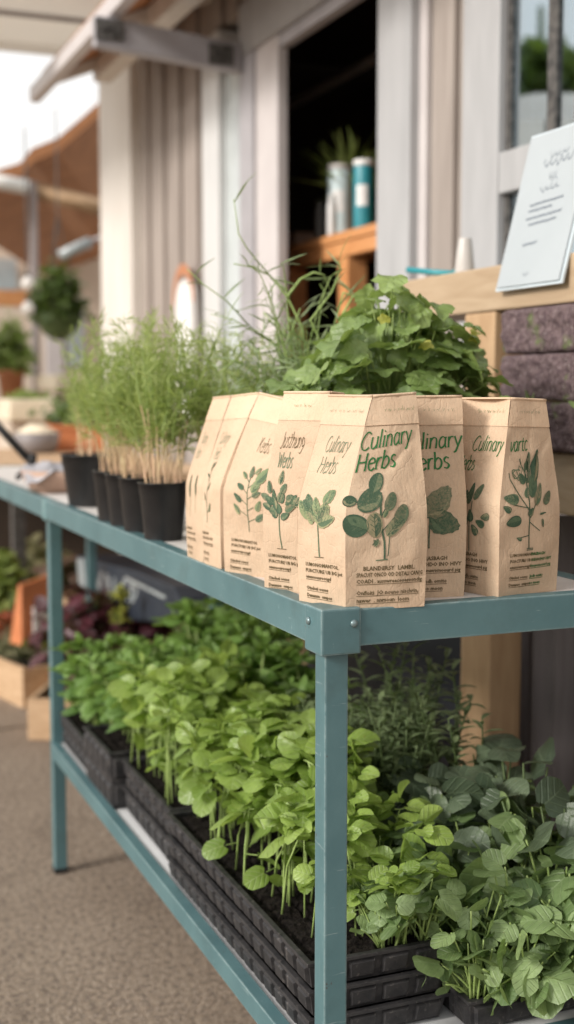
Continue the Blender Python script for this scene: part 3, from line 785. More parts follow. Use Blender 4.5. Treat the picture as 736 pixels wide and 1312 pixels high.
BRANCH_ART = ([('stem', [(.46, .245), (.45, .40), (.40, .62), (.30, .70)], .0008, 0), ('stem', [(.46, .40), (.62, .55)], .0006, 0), ('stem', [(.45, .38), (.62, .33)], .0005, 0),
               ('stem', [(.46, .31), (.30, .30)], .0005, 0), ('stem', [(.45, .43), (.12, .60), (.1, .63)], .0006, 0), ('stem', [(.44, .45), (.2, .47)], .0005, 0),
               L_(.60, .665, .045, .015, 75, 0, 'lance'), L_(.45, .655, .042, .013, 80, 1, 'lance'), L_(.53, .58, .042, .016, 70, 1, 'lance'), L_(.60, .52, .033, .012, 65, 0, 'lance'),
               L_(.76, .50, .024, .012, 45, 0, 'lance'), L_(.16, .50, .026, .014, 170, 1, 'ovate'), L_(.10, .45, .014, .009, 150, 0, 'ovate'), L_(.2, .385, .026, .015, 190, 0, 'ovate'),
               L_(.33, .60, .016, .011, 120, 1, 'ovate'), L_(.40, .53, .014, .009, 80, 1, 'ovate'), L_(.66, .42, .012, .003, 10, 1, 'lance'), L_(.66, .37, .012, .004, 280, 1, 'lance'),
               L_(.30, .295, .009, .005, 160, 0, 'ovate'), L_(.46, .43, .013, .009, 60, 0, 'ovate'), ('stem', [(.42, .243), (.52, .243), (.52, .235), (.42, .235)], .0005, 0)]
              + [('stem', [(.22+.07*cos(t*.5), .63+.022*sin(t*.5)+.008*cos(t)) for t in range(13)], .0006, 1), ('stem', [(.28, .60), (.22, .645), (.16, .63), (.27, .59), (.34, .65), (.28, .665), (.25, .64)], .0005, 1)])
def small_block(u=.12, v=.185, s=.0062, mi=2, w=0):
    s *= 1.06
    T = [['BLANDERSY  LAMBI..', 'SPACUIT ONCO OD DISTALI CAN(G', 'COADI . ausswreecooesoondig'], ['Onfloiti  JO nouno nischrin,', 'nawer  . nnmoun  loom']]
    T2 = [['HASBAGH', 'OIDO INO HIVY', 'bnuwomoourd pig'], ['Jndh omtto', 'oo moon']]
    T3 = [['LUMONOMANTOL', 'FUACTURE UB BG jot', 'onuscoonroougd'], ['Oindosi oosos', 'Dananso  ompos']]
    t = (T, T2, T3)[w]
    out = []
    for i, x in enumerate(t[0]): out.append((x, u+(.08 if i == 0 and w == 0 else 0), v-.030*i, s*(1 if i < 2 else .95), mi, i == 2))
    for i, x in enumerate(t[1]): out.append((x, u, v-.115-.036*i, s, mi, True))
    return out

Z0 = HT-.002
def tp(x, y, wy): return at(x, y, 'y', wy)
def pr(f, words, art, small, scrib, seed, rise=0):
    return dict(f=f, words=words, art=dict(items=art, seed=seed), small=small, scribble=scrib, rise=rise)
rb = random.Random(5)
G, PL, BR = 0, 1, 2
# nearest bag at the table corner
bg = Bag([(.004, .076), (.031, .006), (.125, -.002), (.100, .074)],
         [tp(422, 507, .082), tp(478, 508, .030), tp(533, 504, .026), tp(486, 505, .085)], Z0, .234, 1)
make_bag('nearest kraft bag, on the table corner, printed Culinary Herbs above a round-leaved sprig', bg, [
    pr(1, [('Culinary', -.005, .745, .0195, G, .088, 0.05, .96, False), ('Herbs', .01, .645, .0195, G, .098, .03, .94, False)], MAIN_ART,
       small_block(.13, .185, .0062), [(.3, .92, .925, .004, G, 3)], 3, .09),
    pr(0, [('Culinary', .27, .735, .0175, PL, .055, .16, .50, False), ('Herbs', .24, .635, .0180, PL, .055, .16, .55, False)],
       leafy_art(random.Random(4)), small_block(.2, .19, .0055, BR, 2), [(.15, .8, .925, .003, PL, 5)], 4)])
# second: just right of it, behind
bg = Bag([(.106, .135), (.113, .058), (.201, .041), (.205, .100)],
         [tp(500, 508, .115), tp(506, 509, .068), tp(592, 508, .058), tp(585, 508, .10)], Z0, .234, 2)
make_bag('kraft bag with a serrated mint print, between the nearest and the rightmost bag', bg, [
    pr(1, [('Culinary', .98, .735, .0190, G, .09, .06, .98, True), ('Herbs', .80, .635, .0190, G, .10, .04, .98, True)], MINT_ART,
       small_block(.43, .19, .0060, BR, 1), [(.4, .9, .93, .004, PL, 8)], 6, .05)])
# far right bag, two printed faces
bg = Bag([(.213, .098), (.231, .012), (.327, .036), (.305, .112)],
         [tp(592, 511, .100), tp(655, 511, .035), tp(699, 513, .046), tp(648, 511, .11)], Z0, .232, 3, gus=.012)
make_bag('rightmost kraft bag, its front printed with a long-leaved branch and curling letters', bg, [
    pr(0, [('Culinary', .93, .735, .0175, G, .075, .22, .72, True), ('Herbs', .42, .635, .0170, G, .09, .1, .5, True)],
       [L_(.46, .52, .030, .010, 75, 0, 'lance'), L_(.60, .53, .026, .010, 55, 0, 'lance'), L_(.4, .50, .02, .008, 110, 1, 'lance'), ('stem', [(.48, .22), (.47, .36), (.5, .48)], .0006, 0)]
       + [L_(.30+.09*i, .335+.035*(i % 3), .017, .010, 40+30*i, (0, 1, 0)[i % 3], 'ovate') for i in range(6)],
       small_block(.33, .20, .0055, BR, 1), [(.3, .9, .93, .0035, G, 12)], 7),
    pr(1, [('vartc', .10, .735, .0170, G, .09, .12, .80, False)], BRANCH_ART, small_block(.16, .205, .0048, BR, 2)+small_block(.50, .205, .0048, G, 1), [(.2, .8, .93, .004, PL, 14)], 8, .05)])
# bags going back along the left edge
bg = Bag([(.004, .186), (.040, .106), (.100, .150), (.070, .225)],
         [tp(365, 503, .185), tp(424, 503, .115), tp(440, 505, .15), tp(400, 505, .215)], Z0, .236, 4)
make_bag('kraft bag left of the nearest one, with a dense dark parsley print', bg, [
    pr(0, [('Justhung', .16, .725, .0185, BR, .055, .12, .48, False), ('Werbs', .16, .625, .0180, PL, .075, .1, .50, False)],
       leafy_art(random.Random(9), .34, .22, .62, False, 24, .72), small_block(.10, .17, .0052, BR, 2), [(.3, .7, .93, .0035, G, 15)], 9)])
bg = Bag([(.004, .334), (.047, .246), (.110, .28), (.085, .36)],
         [tp(333, 504, .335), tp(388, 518, .27), tp(400, 512, .30), tp(356, 511, .36)], Z0, .236, 5, crumple=.004)
make_bag('crumpled kraft bag with a creased shoulder, third along the left edge of the table', bg, [
    pr(0, [('Kerbs', .42, .70, .0190, BR, .05, .12, .42, False), ], sprig(random.Random(12), .48, .25, .58, 9, .022, .011, (1, 2, 1), 'ovate', .22)
       + [L_(.70, .58, .03, .016, 50, 2, 'serrate'), L_(.62, .52, .024, .013, 60, 2, 'serrate')],
       small_block(.14, .185, .0052, BR, 2), [], 11)])
bg = Bag([(.003, .420), (.006, .354), (.095, .348), (.095, .420)],
         [tp(298, 508, .425), tp(333, 504, .365), tp(345, 507, .36), tp(318, 508, .42)], Z0, .236, 6, bow=.004, crumple=.003)
make_bag('slim kraft bag second from the black pots, with a thin pale stalk print', bg, [
    pr(0, [('Culinary', .2, .72, .016, PL, .05, .15, .42, False), ('Herbs', .2, .63, .016, PL, .05, .15, .42, False)], sprig(random.Random(15), .4, .26, .58, 5, .018, .005, (2, 1), 'lance', .16),
       small_block(.08, .19, .0048, BR, 1), [], 13)])
bg = Bag([(.003, .496), (.004, .424), (.090, .426), (.090, .496)],
         [tp(274, 510, .495), tp(297, 508, .43), tp(312, 508, .43), tp(290, 509, .49)], Z0, .236, 7, bow=.004, crumple=.003)
make_bag('slim kraft bag nearest the black pots, printed with two narrow green pods', bg, [
    pr(0, [('Culinary', .2, .72, .016, PL, .05, .15, .42, False), ('Herbs', .2, .63, .016, PL, .05, .15, .42, False)],
       [('stem', [(.34, .27), (.36, .5)], .0004, 2), ('stem', [(.66, .3), (.66, .5)], .0004, 2), L_(.35, .46, .038, .006, 88, 1, 'lance'), L_(.66, .47, .034, .007, 92, 1, 'lance')],
       small_block(.1, .19, .0048, BR, 1), [], 14)])

# ------------------------------------------------------------------ BLACK POTS of feathery herb
def pot_mesh(rt, rbm, h):
    return [(rbm*.98, 0), (rbm, .003), (rt*.94, h*.80), (rt*.97, h*.81), (rt*.985, h*.985), (rt*1.03, h*.985), (rt*1.04, h), (rt*.98, h+.001), (rt*.95, h*.97), (rt*.90, h*.86)]
def potted(label, x, y, rt, rbm, h, seed, kind, hh, n, group='black pots of feathery herb seedlings', lean=(0, 0)):
    rg = random.Random(seed)
    r = empty('potted_herb', (x, y, HT-.002), label, 'potted herb', group, rg.uniform(0, 6))
    pm = MB().lathe(pot_mesh(rt, rbm, h), 32)
    pm.build('pot', M['black_plastic'], r)
    so = MB(); so.lathe([(rt*.93, h*.90), (rt*.7, h*.915), (rt*.35, h*.93), (.002, h*.935)], 20, cap0=False)
    for i, p in enumerate(so.v): so.v[i] = (p[0], p[1], p[2]+.004*mnoise.noise(V(p)*90))
    so.build('soil', M['soil'], r)
    st, up, fo = MB(), MB(), MB()
    for k in range(n):
        a = rg.uniform(0, 2*pi); q = rt*.78*sqrt(rg.random())
        b_ = V((q*cos(a), q*sin(a), h*.92)); H = hh*rg.uniform(.5, 1.08)
        out = V((cos(a), sin(a), 0))*rg.uniform(.0, .085)*(q/rt+.25)+V((rg.gauss(0,.012), rg.gauss(0,.012), 0))+V((lean[0], lean[1], 0))
        pts = [b_+out*(i/6)**1.6+V((0, 0, H*i/6))+V((rg.uniform(-1, 1), rg.uniform(-1, 1), 0))*.0035*(i > 0) for i in range(7)]
        st.tube(pts[:4], [.0011, .001, .00095, .0009], 5, cap=False)
        up.tube(pts[3:], [.0011, .0009, .0007, .0004], 4, cap=False)
        m_ = rg.randint(15, 21)
        for i in range(m_):
            f = .40+.6*i/(m_-1); z = f*6; j = min(5, int(z)); p = pts[j].lerp(pts[j+1], z-j)
            d = rdir(rg, 5, 70); Lg = rg.uniform(.018, .05)*(1.15-.4*f)
            blade(fo, p, d, rdir(rg, 0, 90), Lg*1.2, .0024, rg.uniform(-.1, .9), 0, rg.random(), 4)
            for s_ in range(2):
                o2 = p+d*Lg*rg.uniform(.3, .7); d2 = (d+rdir(rg, -30, 60)*.8)
                blade(fo, o2, d2, rdir(rg, 0, 90), Lg*.6, .0021, .3, 0, rg.random(), 2)
    st.build('stalks', M['pink_stem'], r); up.build('upper_stems', M['pale_stem'], r); fo.build('foliage', M['dill_leaf'], r)
    return r
potted('black pot of feathery herb closest to the paper bags, its full side in view', .034, .722, .0405, .031, .094, 21, 0, .25, 30)
potted('second black pot of feathery herb from the bags, mostly hidden by the first', .034, .850, .0400, .031, .094, 22, 0, .26, 30)
potted('third black pot of feathery herb from the bags, a narrow edge showing', .034, .945, .0400, .031, .094, 23, 0, .26, 30)
potted('fourth black pot of feathery herb from the bags, beside the wide pot', .034, 1.035, .0400, .031, .094, 24, 0, .255, 30)
potted('wide black pot with thin sparse shoots at the far end of the pot row', .066, 1.36, .062, .047, .108, 25, 0, .24, 16)
potted('black pot of feathery herb in the second row, its shoots behind the first pot', .150, .700, .0400, .031, .094, 26, 0, .24, 30)
potted('black pot of feathery herb in the second row behind the slim paper bags', .165, .840, .0400, .031, .094, 27, 0, .24, 28)
potted('black pot of fine feathery herb half hidden behind the slim paper bags', .170, .545, .0400, .031, .094, 28, 0, .15, 16)

# lanky wispy herb
def lanky():
    rg = random.Random(77); x, y = .245, .63
    r = empty('potted_herb', (x, y, HT-.002), 'lanky grey-green herb with long bare zigzag stems between the feathery pots and the bushy plant', 'potted herb')
    MB().lathe(pot_mesh(.055, .042, .10), 32).build('pot', M['black_plastic'], r)
    so = MB(); so.lathe([(.051, .09), (.03, .092), (.002, .093)], 20, cap0=False); so.build('soil', M['soil'], r)
    st, fo = MB(), MB()
    def P_(px, py, wy): return at(px, py, 'y', wy)-V((x, y, HT-.002))
    base = V((0, 0, .09))
    runs = [([(400, 500), (412, 440), (398, 410), (425, 375), (437, 345), (434, 335)], .60), ([(402, 470), (428, 420), (440, 375), (470, 385), (486, 398)], .60),
            ([(395, 480), (388, 420), (368, 380), (345, 352), (322, 342), (300, 338)], .64), ([(398, 480), (378, 440), (350, 415), (338, 400)], .66),
            ([(425, 470), (438, 405), (452, 380), (484, 388), (487, 400)], .57), ([(390, 490), (352, 440), (322, 420), (300, 430)], .66),
            ([(368, 380), (385, 358), (402, 349), (415, 352), (425, 375)], .62), ([(345, 352), (318, 320), (306, 300), (302, 270), (300, 255)], .64),
            ([(322, 420), (290, 385), (262, 365), (240, 345)], .68), ([(350, 440), (300, 410), (270, 402)], .68), ([(410, 460), (436, 432), (470, 440)], .58),
            ([(400, 500), (380, 470), (372, 430), (385, 395)], .62), ([(345, 500), (320, 470), (300, 462), (280, 480)], .62)]
    for k, (px, wy) in enumerate(runs):
        p = [P_(a, c, wy+.01*sin(i*2+k)) for i, (a, c) in enumerate(px)]
        if k in (0, 2, 5, 11, 12): p = [base+V((rg.uniform(-.02, .02), rg.uniform(-.02, .02), 0))]+p
        q = [(a[0], a[1]) for a in px]
        n = len(p); R = [.0025-.0015*i/(n-1) if k not in (7, 8, 9) else .0012-.0006*i/(n-1) for i in range(n)]
        st.tube(p, R, 6)
        for i in range(1, n):
            for j in range(5):
                o = p[i-1].lerp(p[i], rg.random()); thin = o.z < .27
                if not thin and rg.random() < .75: continue
                blade(fo, o, rdir(rg, -10, 70), rdir(rg, 0, 90), rg.uniform(.025, .06), .0034, rg.uniform(0, .5), 0, rg.random())
    for k in range(16):                                    # thin arching stems
        px_, py_ = rg.uniform(292, 440), rg.uniform(335, 450); q_ = P_(px_, py_, rg.uniform(.55, .70))
        b_ = base+V((rg.uniform(-.03, .03), rg.uniform(-.03, .03), 0)); hi = max(q_.z, b_.z)+rg.uniform(.0, .05)
        mid_ = b_.lerp(q_, .5); mid_.z = hi
        pts = [b_.lerp(mid_, t).lerp(mid_.lerp(q_, t), t) for t in (0, .2, .4, .6, .8, 1)]
        st.tube(pts, [.0014, .0013, .0012, .001, .0008, .0005], 5, cap=False)
        for j in range(7): blade(fo, pts[2+j % 4], rdir(rg, -20, 60), rdir(rg, 0, 90), rg.uniform(.02, .05), .003, .3, 0, rg.random())
    for k in range(170):                                   # the fine low tangle
        a = rg.uniform(0, 2*pi); b_ = base+V((.03*cos(a), .03*sin(a), 0))
        t_ = b_+V((rg.gauss(-.02, .055), rg.gauss(-.02, .05), rg.uniform(.05, .25)))
        pts = curve_pts(b_, t_, rg.uniform(-.01, .03), 5); st.tube(pts, [.001, .001, .0009, .0008, .0006, .0004], 4, cap=False)
        for j in range(9):
            f = rg.uniform(.35, 1)*5; i = min(4, int(f)); o = pts[i].lerp(pts[i+1], f-i)
            blade(fo, o, rdir(rg, -20, 70), rdir(rg, 0, 90), rg.uniform(.02, .05), .003, rg.uniform(0, .6), 0, rg.random())
    st.build('stems', M['pale_stem'], r); fo.build('foliage', M['wispy_leaf'], r)
lanky()

# bushy lobed-leaf herb behind the bags
def bushy():
    rg = random.Random(31); x, y = .300, .420
    r = empty('potted_herb', (x, y, HT-.002), 'bushy bright green herb with broad lobed leaves, rising behind the paper bags', 'potted herb')
    MB().lathe(pot_mesh(.075, .058, .12), 32).build('pot', M['black_plastic'], r)
    so = MB(); so.lathe([(.070, .11), (.04, .112), (.002, .113)], 20, cap0=False); so.build('soil', M['soil'], r)
    st, fo = MB(), MB()
    for k in range(470):
        a = rg.uniform(0, 2*pi); e = rg.uniform(-.25, 1.0); R = rg.uniform(.45, 1)**.5*(.97+.26*mnoise.noise(V((cos(a)*1.6, sin(a)*1.6, e*1.8+4))))*(1.12 if rg.random() < .07 else 1)
        ce = sqrt(max(0, 1-max(0, e)**2))
        tip = V((cos(a)*ce*(.165 if cos(a)*.93-sin(a)*.38 > 0 else .225)*R-.010, sin(a)*ce*.135*R, .207+e*.190*R))
        # the outline leans to the right, lower towards the left
        tip.z -= max(0, -(tip.x*.93-tip.y*.38)-.02)*.62
        b_ = V((rg.uniform(-.03, .03), rg.uniform(-.03, .03), .11))
        st.tube(curve_pts(b_, tip, .012, 4), [.0018, .0016, .0014, .0012, .001], 4, cap=False)
        d = (V((tip.x, tip.y, 0)).normalized()*.7+rdir(rg, -60, 25)*.7)
        up = V((tip.x*2.2, tip.y*2.2, .22+tip.z*.3))+rdir(rg, -20, 60)*.22
        Lg = rg.uniform(.028, .054)
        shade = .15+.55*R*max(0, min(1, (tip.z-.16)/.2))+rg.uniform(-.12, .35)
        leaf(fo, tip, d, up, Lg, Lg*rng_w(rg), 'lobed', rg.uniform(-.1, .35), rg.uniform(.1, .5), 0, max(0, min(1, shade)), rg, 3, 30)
    for k in range(5):                                          # a few small yellowing leaves tucked in the crown
        a = rg.uniform(-2.4, .2); tip = V((cos(a)*.125, sin(a)*.105, rg.uniform(.27, .34)))
        leaf(fo, tip, rdir(rg, -30, 30), V((cos(a), sin(a), .5)), .02, .018, 'lobed', .2, .3, 1, .8, rg, 2, 20)
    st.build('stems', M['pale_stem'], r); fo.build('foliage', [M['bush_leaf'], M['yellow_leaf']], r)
def rng_w(rg): return rg.uniform(.9, 1.15)
bushy()

# ------------------------------------------------------------------ SEEDLING TRAYS on the lower shelf
def tray(label, x0, x1, y0, y1, z0, z1, soil=True, cell=.047, group='black seedling trays on the lower shelf'):
    r = empty('seedling_tray', ((x0+x1)/2, (y0+y1)/2, z0), label, 'tray', group, random.Random(label).uniform(-.014, .014))
    cx, cy = (x0+x1)/2, (y0+y1)/2; hx, hy, h = (x1-x0)/2, (y1-y0)/2, z1-z0
    w = MB(); t = .003; ins = .006
    # tapered outer wall, four sides, with raised cell panels
    B = [(-hx+ins, -hy+ins), (hx-ins, -hy+ins), (hx-ins, hy-ins), (-hx+ins, hy-ins)]
    T = [(-hx, -hy), (hx, -hy), (hx, hy), (-hx, hy)]; cell = min(cell, .036)
    for i in range(4):
        j = (i+1) % 4
        b0, b1, t0, t1 = V((*B[i], .0005)), V((*B[j], .0005)), V((*T[i], h)), V((*T[j], h))
        w.add([b0, b1, t1, t0], [(0, 1, 2, 3)])
        Ln = (b1-b0).length; n = max(2, int(Ln/cell)); rows = 2 if h > .05 else 1
        nr = V(((b1-b0).y, -(b1-b0).x, 0)).normalized()
        for k in range(n):
            for q in range(rows):
                u0, u1 = (k+.10)/n, (k+.90)/n; v0, v1 = (q+.10)/rows, (q+.86)/rows
                S = lambda u, v: b0.lerp(b1, u).lerp(t0.lerp(t1, u), v)
                p = [S(u0, v0), S(u1, v0), S(u1, v1), S(u0, v1)]
                du = (u1-u0)*.08; dv = (v1-v0)*.14
                q2 = [S(u0+du, v0+dv)+nr*.0048, S(u1-du, v0+dv)+nr*.0048, S(u1-du, v1-dv)+nr*.0048, S(u0+du, v1-dv)+nr*.0048]
                w.add(p+q2, [(4, 5, 6, 7), (0, 1, 5, 4), (1, 2, 6, 5), (2, 3, 7, 6), (3, 0, 4, 7)])
    w.add([V((*q, .0005)) for q in B], [(3, 2, 1, 0)])
    w.build('tray_wall', M['tray_plastic'], r)
    rim = MB(); g = .004
    rim.box(-hx-g, hx+g, -hy-g, -hy+g, h-.002, h+.0025); rim.box(-hx-g, hx+g, hy-g, hy+g, h-.002, h+.0025)
    rim.box(-hx-g, -hx+g, -hy+g, hy-g, h-.002, h+.0025); rim.box(hx-g, hx+g, -hy+g, hy-g, h-.002, h+.0025)
    rim.build('rim', M['tray_plastic'], r, .0008)
    if soil:
        s = MB(); nx, ny = max(8, int((x1-x0)/.005)), max(8, int((y1-y0)/.005)); vs = []
        for j in range(ny+1):
            for i in range(nx+1):
                x = -hx+g+(2*hx-2*g)*i/nx; y = -hy+g+(2*hy-2*g)*j/ny
                ex = abs((x/cell) % 1-.5); ey = abs((y/cell) % 1-.5)
                z = h-.004+.004*mnoise.noise(V((x+x0, y+y0, 0))*55)+.003*mnoise.noise(V((x, y, 5))*170)-(.006 if max(ex, ey) > .44 else 0)
                vs.append((x, y, z))
        fs = [(j*(nx+1)+i, j*(nx+1)+i+1, (j+1)*(nx+1)+i+1, (j+1)*(nx+1)+i) for j in range(ny) for i in range(nx)]
        s.add(vs, fs, 0); s.build('soil', M['soil'], r)
    return r
ZS = SZ+.001
tray('empty bottom tray of the stack of three behind the front leg', .020, .205, .080, .660, ZS, ZS+.032, False)
tray('empty tray in the middle of the stack of three behind the front leg', .020, .205, .080, .660, ZS+.035, ZS+.067, False)
tray('long black tray of pale round-leaved seedlings, topmost of the stack behind the front leg', .020, .205, .080, .660, ZS+.070, ZS+.103)
tray('empty lower tray under the dense middle tray of seedlings', .034, .235, .690, .990, ZS, ZS+.045, False)
tray('middle black tray with dense leafy seedlings, set in from the shelf edge', .034, .235, .690, .990, ZS+.048, ZS+.098)
tray('small black tray at the far end of the shelf edge', .012, .235, 1.012, 1.215, ZS, ZS+.108)
tray('black tray of tall basil at the back of the shelf', .245, .400, .800, 1.480, ZS, ZS+.07)
tray('tray of tall basil beside the far leg', .022, .235, 1.235, 1.490, ZS, ZS+.07)
tray('black tray of broad dark leaves at the back right of the shelf', .215, .400, .330, .785, ZS, ZS+.07)
tray('black tray of broad light leaves at the front right of the shelf', .215, .400, .034, .315, ZS, ZS+.040)

ZT = ZS+.101
def protos(fn, n, seed, name, sm, lm, label, cat, group, **kw):
    out = []
    for i in range(n):
        st, fo = fn(random.Random(seed+i), **kw)
        out.append([finish_plant(name, st, fo, sm, lm, label, cat, group), False])
    return out
def plant(ps, rg, loc, sc=1, label=None):
    p = rg.choice(ps)
    if not p[1]:
        p[1] = True; o = p[0]; o.location = loc; o.rotation_euler = (0, 0, rg.uniform(0, 6.28)); o.scale = (sc, sc, sc)
    else: o = dup(p[0], loc, rg.uniform(0, 6.28), None, sc)
    if label: o['label'] = label
    return o
def flush(ps):
    for p in ps:
        if not p[1]:
            for c in list(p[0].children): bpy.data.objects.remove(c)
            bpy.data.objects.remove(p[0])
rg = random.Random(101)
pp = protos(seedling_pale, 12, 200, 'seedling', M['pale_stem'], M['seed_leaf'], 'pale green round-leaved seedling on a bare stem in the long front tray', 'seedling', 'pale seedlings in the long front tray')
nx, ny = 5, 15
for j in range(ny):
    for i in range(nx):
        x = .022+.183*(i+.5)/nx+rg.uniform(-.008, .008); y = .085+.575*(j+.5)/ny+rg.uniform(-.008, .008)
        if i == 0 and (j < 4 or rg.random() < .5): continue
        if j == 0 and i < 3: continue
        grow = .70+.45*min(1, j/6)+.12*(i > 1)+rg.uniform(-.1, .12)
        plant(pp, rg, (x, y, ZT-.002), grow)
plant(pp, rg, (.060, .150, ZT-.002), .78, 'lone small seedling with drooping round leaves left of the front leg')
flush(pp)
pp = protos(seedling_pale, 6, 260, 'seedling', M['pale_stem'], M['seed_leaf'], 'fresh green seedling crowded in the middle tray', 'seedling', 'seedlings crowded in the middle tray')
for j in range(7):
    for i in range(6):
        plant(pp, rg, (.042+.185*(i+.5)/6+rg.uniform(-.01, .01), .70+.28*(j+.5)/7+rg.uniform(-.01, .01), ZT), rg.uniform(.95, 1.3))
flush(pp)
pp = protos(basil, 8, 300, 'basil_plant', M['pale_stem'], M['basil_leaf'], 'leafy green basil plant on the lower shelf', 'basil plant', 'basil plants on the lower shelf')
for j in range(4):
    for i in range(3):
        plant(pp, rg, (.05+.165*(i+.5)/3+rg.uniform(-.012, .012), 1.02+.19*(j+.5)/4, ZT+.005), rg.uniform(.7, .85))
for j in range(5):
    for i in range(3):
        plant(pp, rg, (.04+.18*(i+.5)/3+rg.uniform(-.012, .012), 1.25+.22*(j+.5)/5, ZS+.066), rg.uniform(.72, .90))
for j in range(11):
    for i in range(2):
        plant(pp, rg, (.255+.14*(i+.5)/2+rg.uniform(-.012, .012), .81+.66*(j+.5)/11, ZS+.066), rg.uniform(1.0, 1.25))
flush(pp)
pp = protos(broad, 7, 400, 'leafy_seedling', M['dark_stem'], M['dark_leaf'], 'dark green plant with broad round leaves in the back right tray', 'seedling', 'dark broad-leaved plants in the back right tray', H=.20, big=.054)
for j in range(7):
    for i in range(3):
        plant(pp, rg, (.225+.17*(i+.5)/3+rg.uniform(-.01, .01), .24+.10*(j+.5)/7, ZS+.050), rg.uniform(.66, .85))
for (x, y, s_) in ((.26, .245, .95), (.295, .265, 1.0), (.235, .21, .85), (.33, .245, .95), (.27, .285, 1.0), (.31, .31, 1.0), (.385, .15, 1.0), (.40, .21, 1.15), (.375, .25, 1.0), (.40, .29, 1.15), (.34, .28, .9), (.40, .10, 1.0), (.31, .27, .85), (.35, .20, .95), (.28, .30, .8), (.24, .31, .8)):
    plant(pp, rg, (x, y, ZS+.042), s_, 'dark green broad-leaved plant along the right rim of the shelf')
flush(pp)
pp = protos(broad, 7, 450, 'leafy_seedling', M['pale_stem'], M['round_leaf'], 'light green plant with broad round leaves in the front right tray', 'seedling', 'light broad-leaved plants in the front right tray', H=.18, big=.052)
ph = protos(broad, 5, 480, 'leafy_seedling', M['pale_stem'], M['round_leaf'], 'light green plant with broad round leaves hanging over the rim of the front right tray', 'seedling', 'light broad-leaved plants in the front right tray', H=.13, big=.054, elo=-40, ehi=25, spread=.075)
for j in range(5):
    for i in range(3):
        plant(pp, rg, (.220+.175*(i+.5)/3+rg.uniform(-.01, .01), .05+.25*(j+.5)/5, ZS+.036), rg.uniform(.72, .92)+.16*(i == 2))
for j in range(6):
    plant(pp, rg, (.180+rg.uniform(-.012, .012), .16+.07*j, ZT-.002), rg.uniform(.55, .75), 'light green round-leaved plant on the right rim of the long tray')
for (x, y, s) in ((.30, .0, .8), (.35, .012, .95), (.39, .02, 1.1), (.26, .01, .8), (.23, .0, .75), (.33, .04, .95), (.37, .06, 1.15), (.40, .005, 1.1), (.28, .03, .85), (.36, .0, .9), (.31, .015, .85)):
    plant(ph, rg, (x, y+.042, ZS+.036), s, 'light green plant with broad round leaves hanging over the rim of the front right tray')
for (x, y, s) in ((.185, .092, .72), (.150, .096, .6), (.170, .125, .7), (.125, .100, .5), (.195, .11, .7), (.140, .13, .6)):
    plant(ph, rg, (x, y, ZT-.002), s, 'low round-leaved plant at the near end of the long tray, right of the front leg')
pq = protos(broad, 4, 495, 'leafy_seedling', M['pale_stem'], M['round_leaf'], 'light green round leaves trailing over the front rim of the front right tray', 'seedling', 'light broad-leaved plants in the front right tray', H=.05, big=.048, elo=-55, ehi=15, spread=.065)
for i in range(9): plant(pq, rg, (.225+.02*i+rg.uniform(-.006, .006), .048+rg.uniform(-.006, .01), ZS+.036), rg.uniform(.85, 1.15))
flush(pq)
flush(ph)
flush(pp)
pp = protos(willow, 6, 500, 'sprig_herb', M['dark_stem'], M['willow_leaf'], 'narrow-leaved dark green herb sprigs at the back of the lower shelf', 'herb plant', 'narrow-leaved herb sprigs at the back of the shelf')
for j in range(7):
    for i in range(4):
        plant(pp, rg, (.222+.185*(i+.5)/4+rg.uniform(-.012, .012), .355+.27*(j+.5)/7, ZS+.066), rg.uniform(.90, 1.08)+.22*(i == 3))
flush(pp)

# ------------------------------------------------------------------ OUR BUILDING (facade at x = FX)
FX = .95
bld = empty('market_building', (FX, 1.5, 0), 'low market building with taupe vertical siding, white trim and an open doorway', 'building')
O = V((FX, 1.5, 0))
def bb(name, mat, x0, x1, y0, y1, z0, z1, bev=.003, parent=None):
    m = MB().box(x0-O.x, x1-O.x, y0-O.y, y1-O.y, z0-O.z, z1-O.z)
    return m.build(name, mat, parent or bld, bev)
def siding(y0, y1, z0, z1, mat, pitch=.085, depth=.014):
    m = MB(); y = y0; k = 0
    while y < y1-1e-4:
        e = min(y+pitch, y1)
        m.box(FX-O.x-(depth if k % 2 else 0), FX+.05-O.x, y-O.y, e-O.y-.003, z0, z1)
        y = e; k += 1
    return m.build('wall_siding', mat, bld, .002)
DY0, DY1, DZ = 1.744, 2.47, 2.175
WY1, WY0 = 1.301, .10
siding(WY1, 1.520, 0, 2.75, M['siding'], .085)
siding(3.18, 4.06, 0, 2.75, M['siding'], .11)
siding(-1.5, WY0, 0, 2.75, M['siding'])
siding(WY0, WY1, 0, 1.13, M['grey_siding'])
siding(WY0, WY1, 2.12, 2.75, M['siding'])
siding(1.744, 3.18, 2.34, 2.75, M['siding'])
bb('door_post', M['white_paint'], FX-.035, FX+.09, 1.561, 1.744, 0, 2.75)
bb('door_post_trim', M['pinkish_paint'], FX-.012, FX+.05, 1.5205, 1.5605, 0, 2.75)
bb('door_lintel', M['white_paint'], FX-.035, FX+.03, 1.7445, 2.78, DZ, 2.338)
bb('door_lintel_trim', M['grey_metal'], FX-.015, FX+.02, 1.7445, DY1-.0005, DZ-.04, DZ-.001)
bb('door_casing', M['pinkish_paint'], FX-.02, FX+.014, DY1, 2.66, 0, DZ-.001)
bb('sidelight_frame', M['grey_metal'], FX-.03, FX+.06, 2.661, 2.79, 0, DZ-.001)
sg = bb('sidelight_glass', M['sidelight'], FX-.005, FX+.01, 2.791, 2.995, 0.1, DZ-.001, 0)
bb('sidelight_stile', M['bright_paint'], FX-.03, FX+.05, 2.996, 3.178, 0, 2.32)
bb('corner_column', M['cream'], FX-.055, FX+.1, 4.062, 4.60, 0, 2.75)
bb('end_wall', M['siding'], FX+.1, FX+3.0, 4.45, 4.55, 0, 2.75)
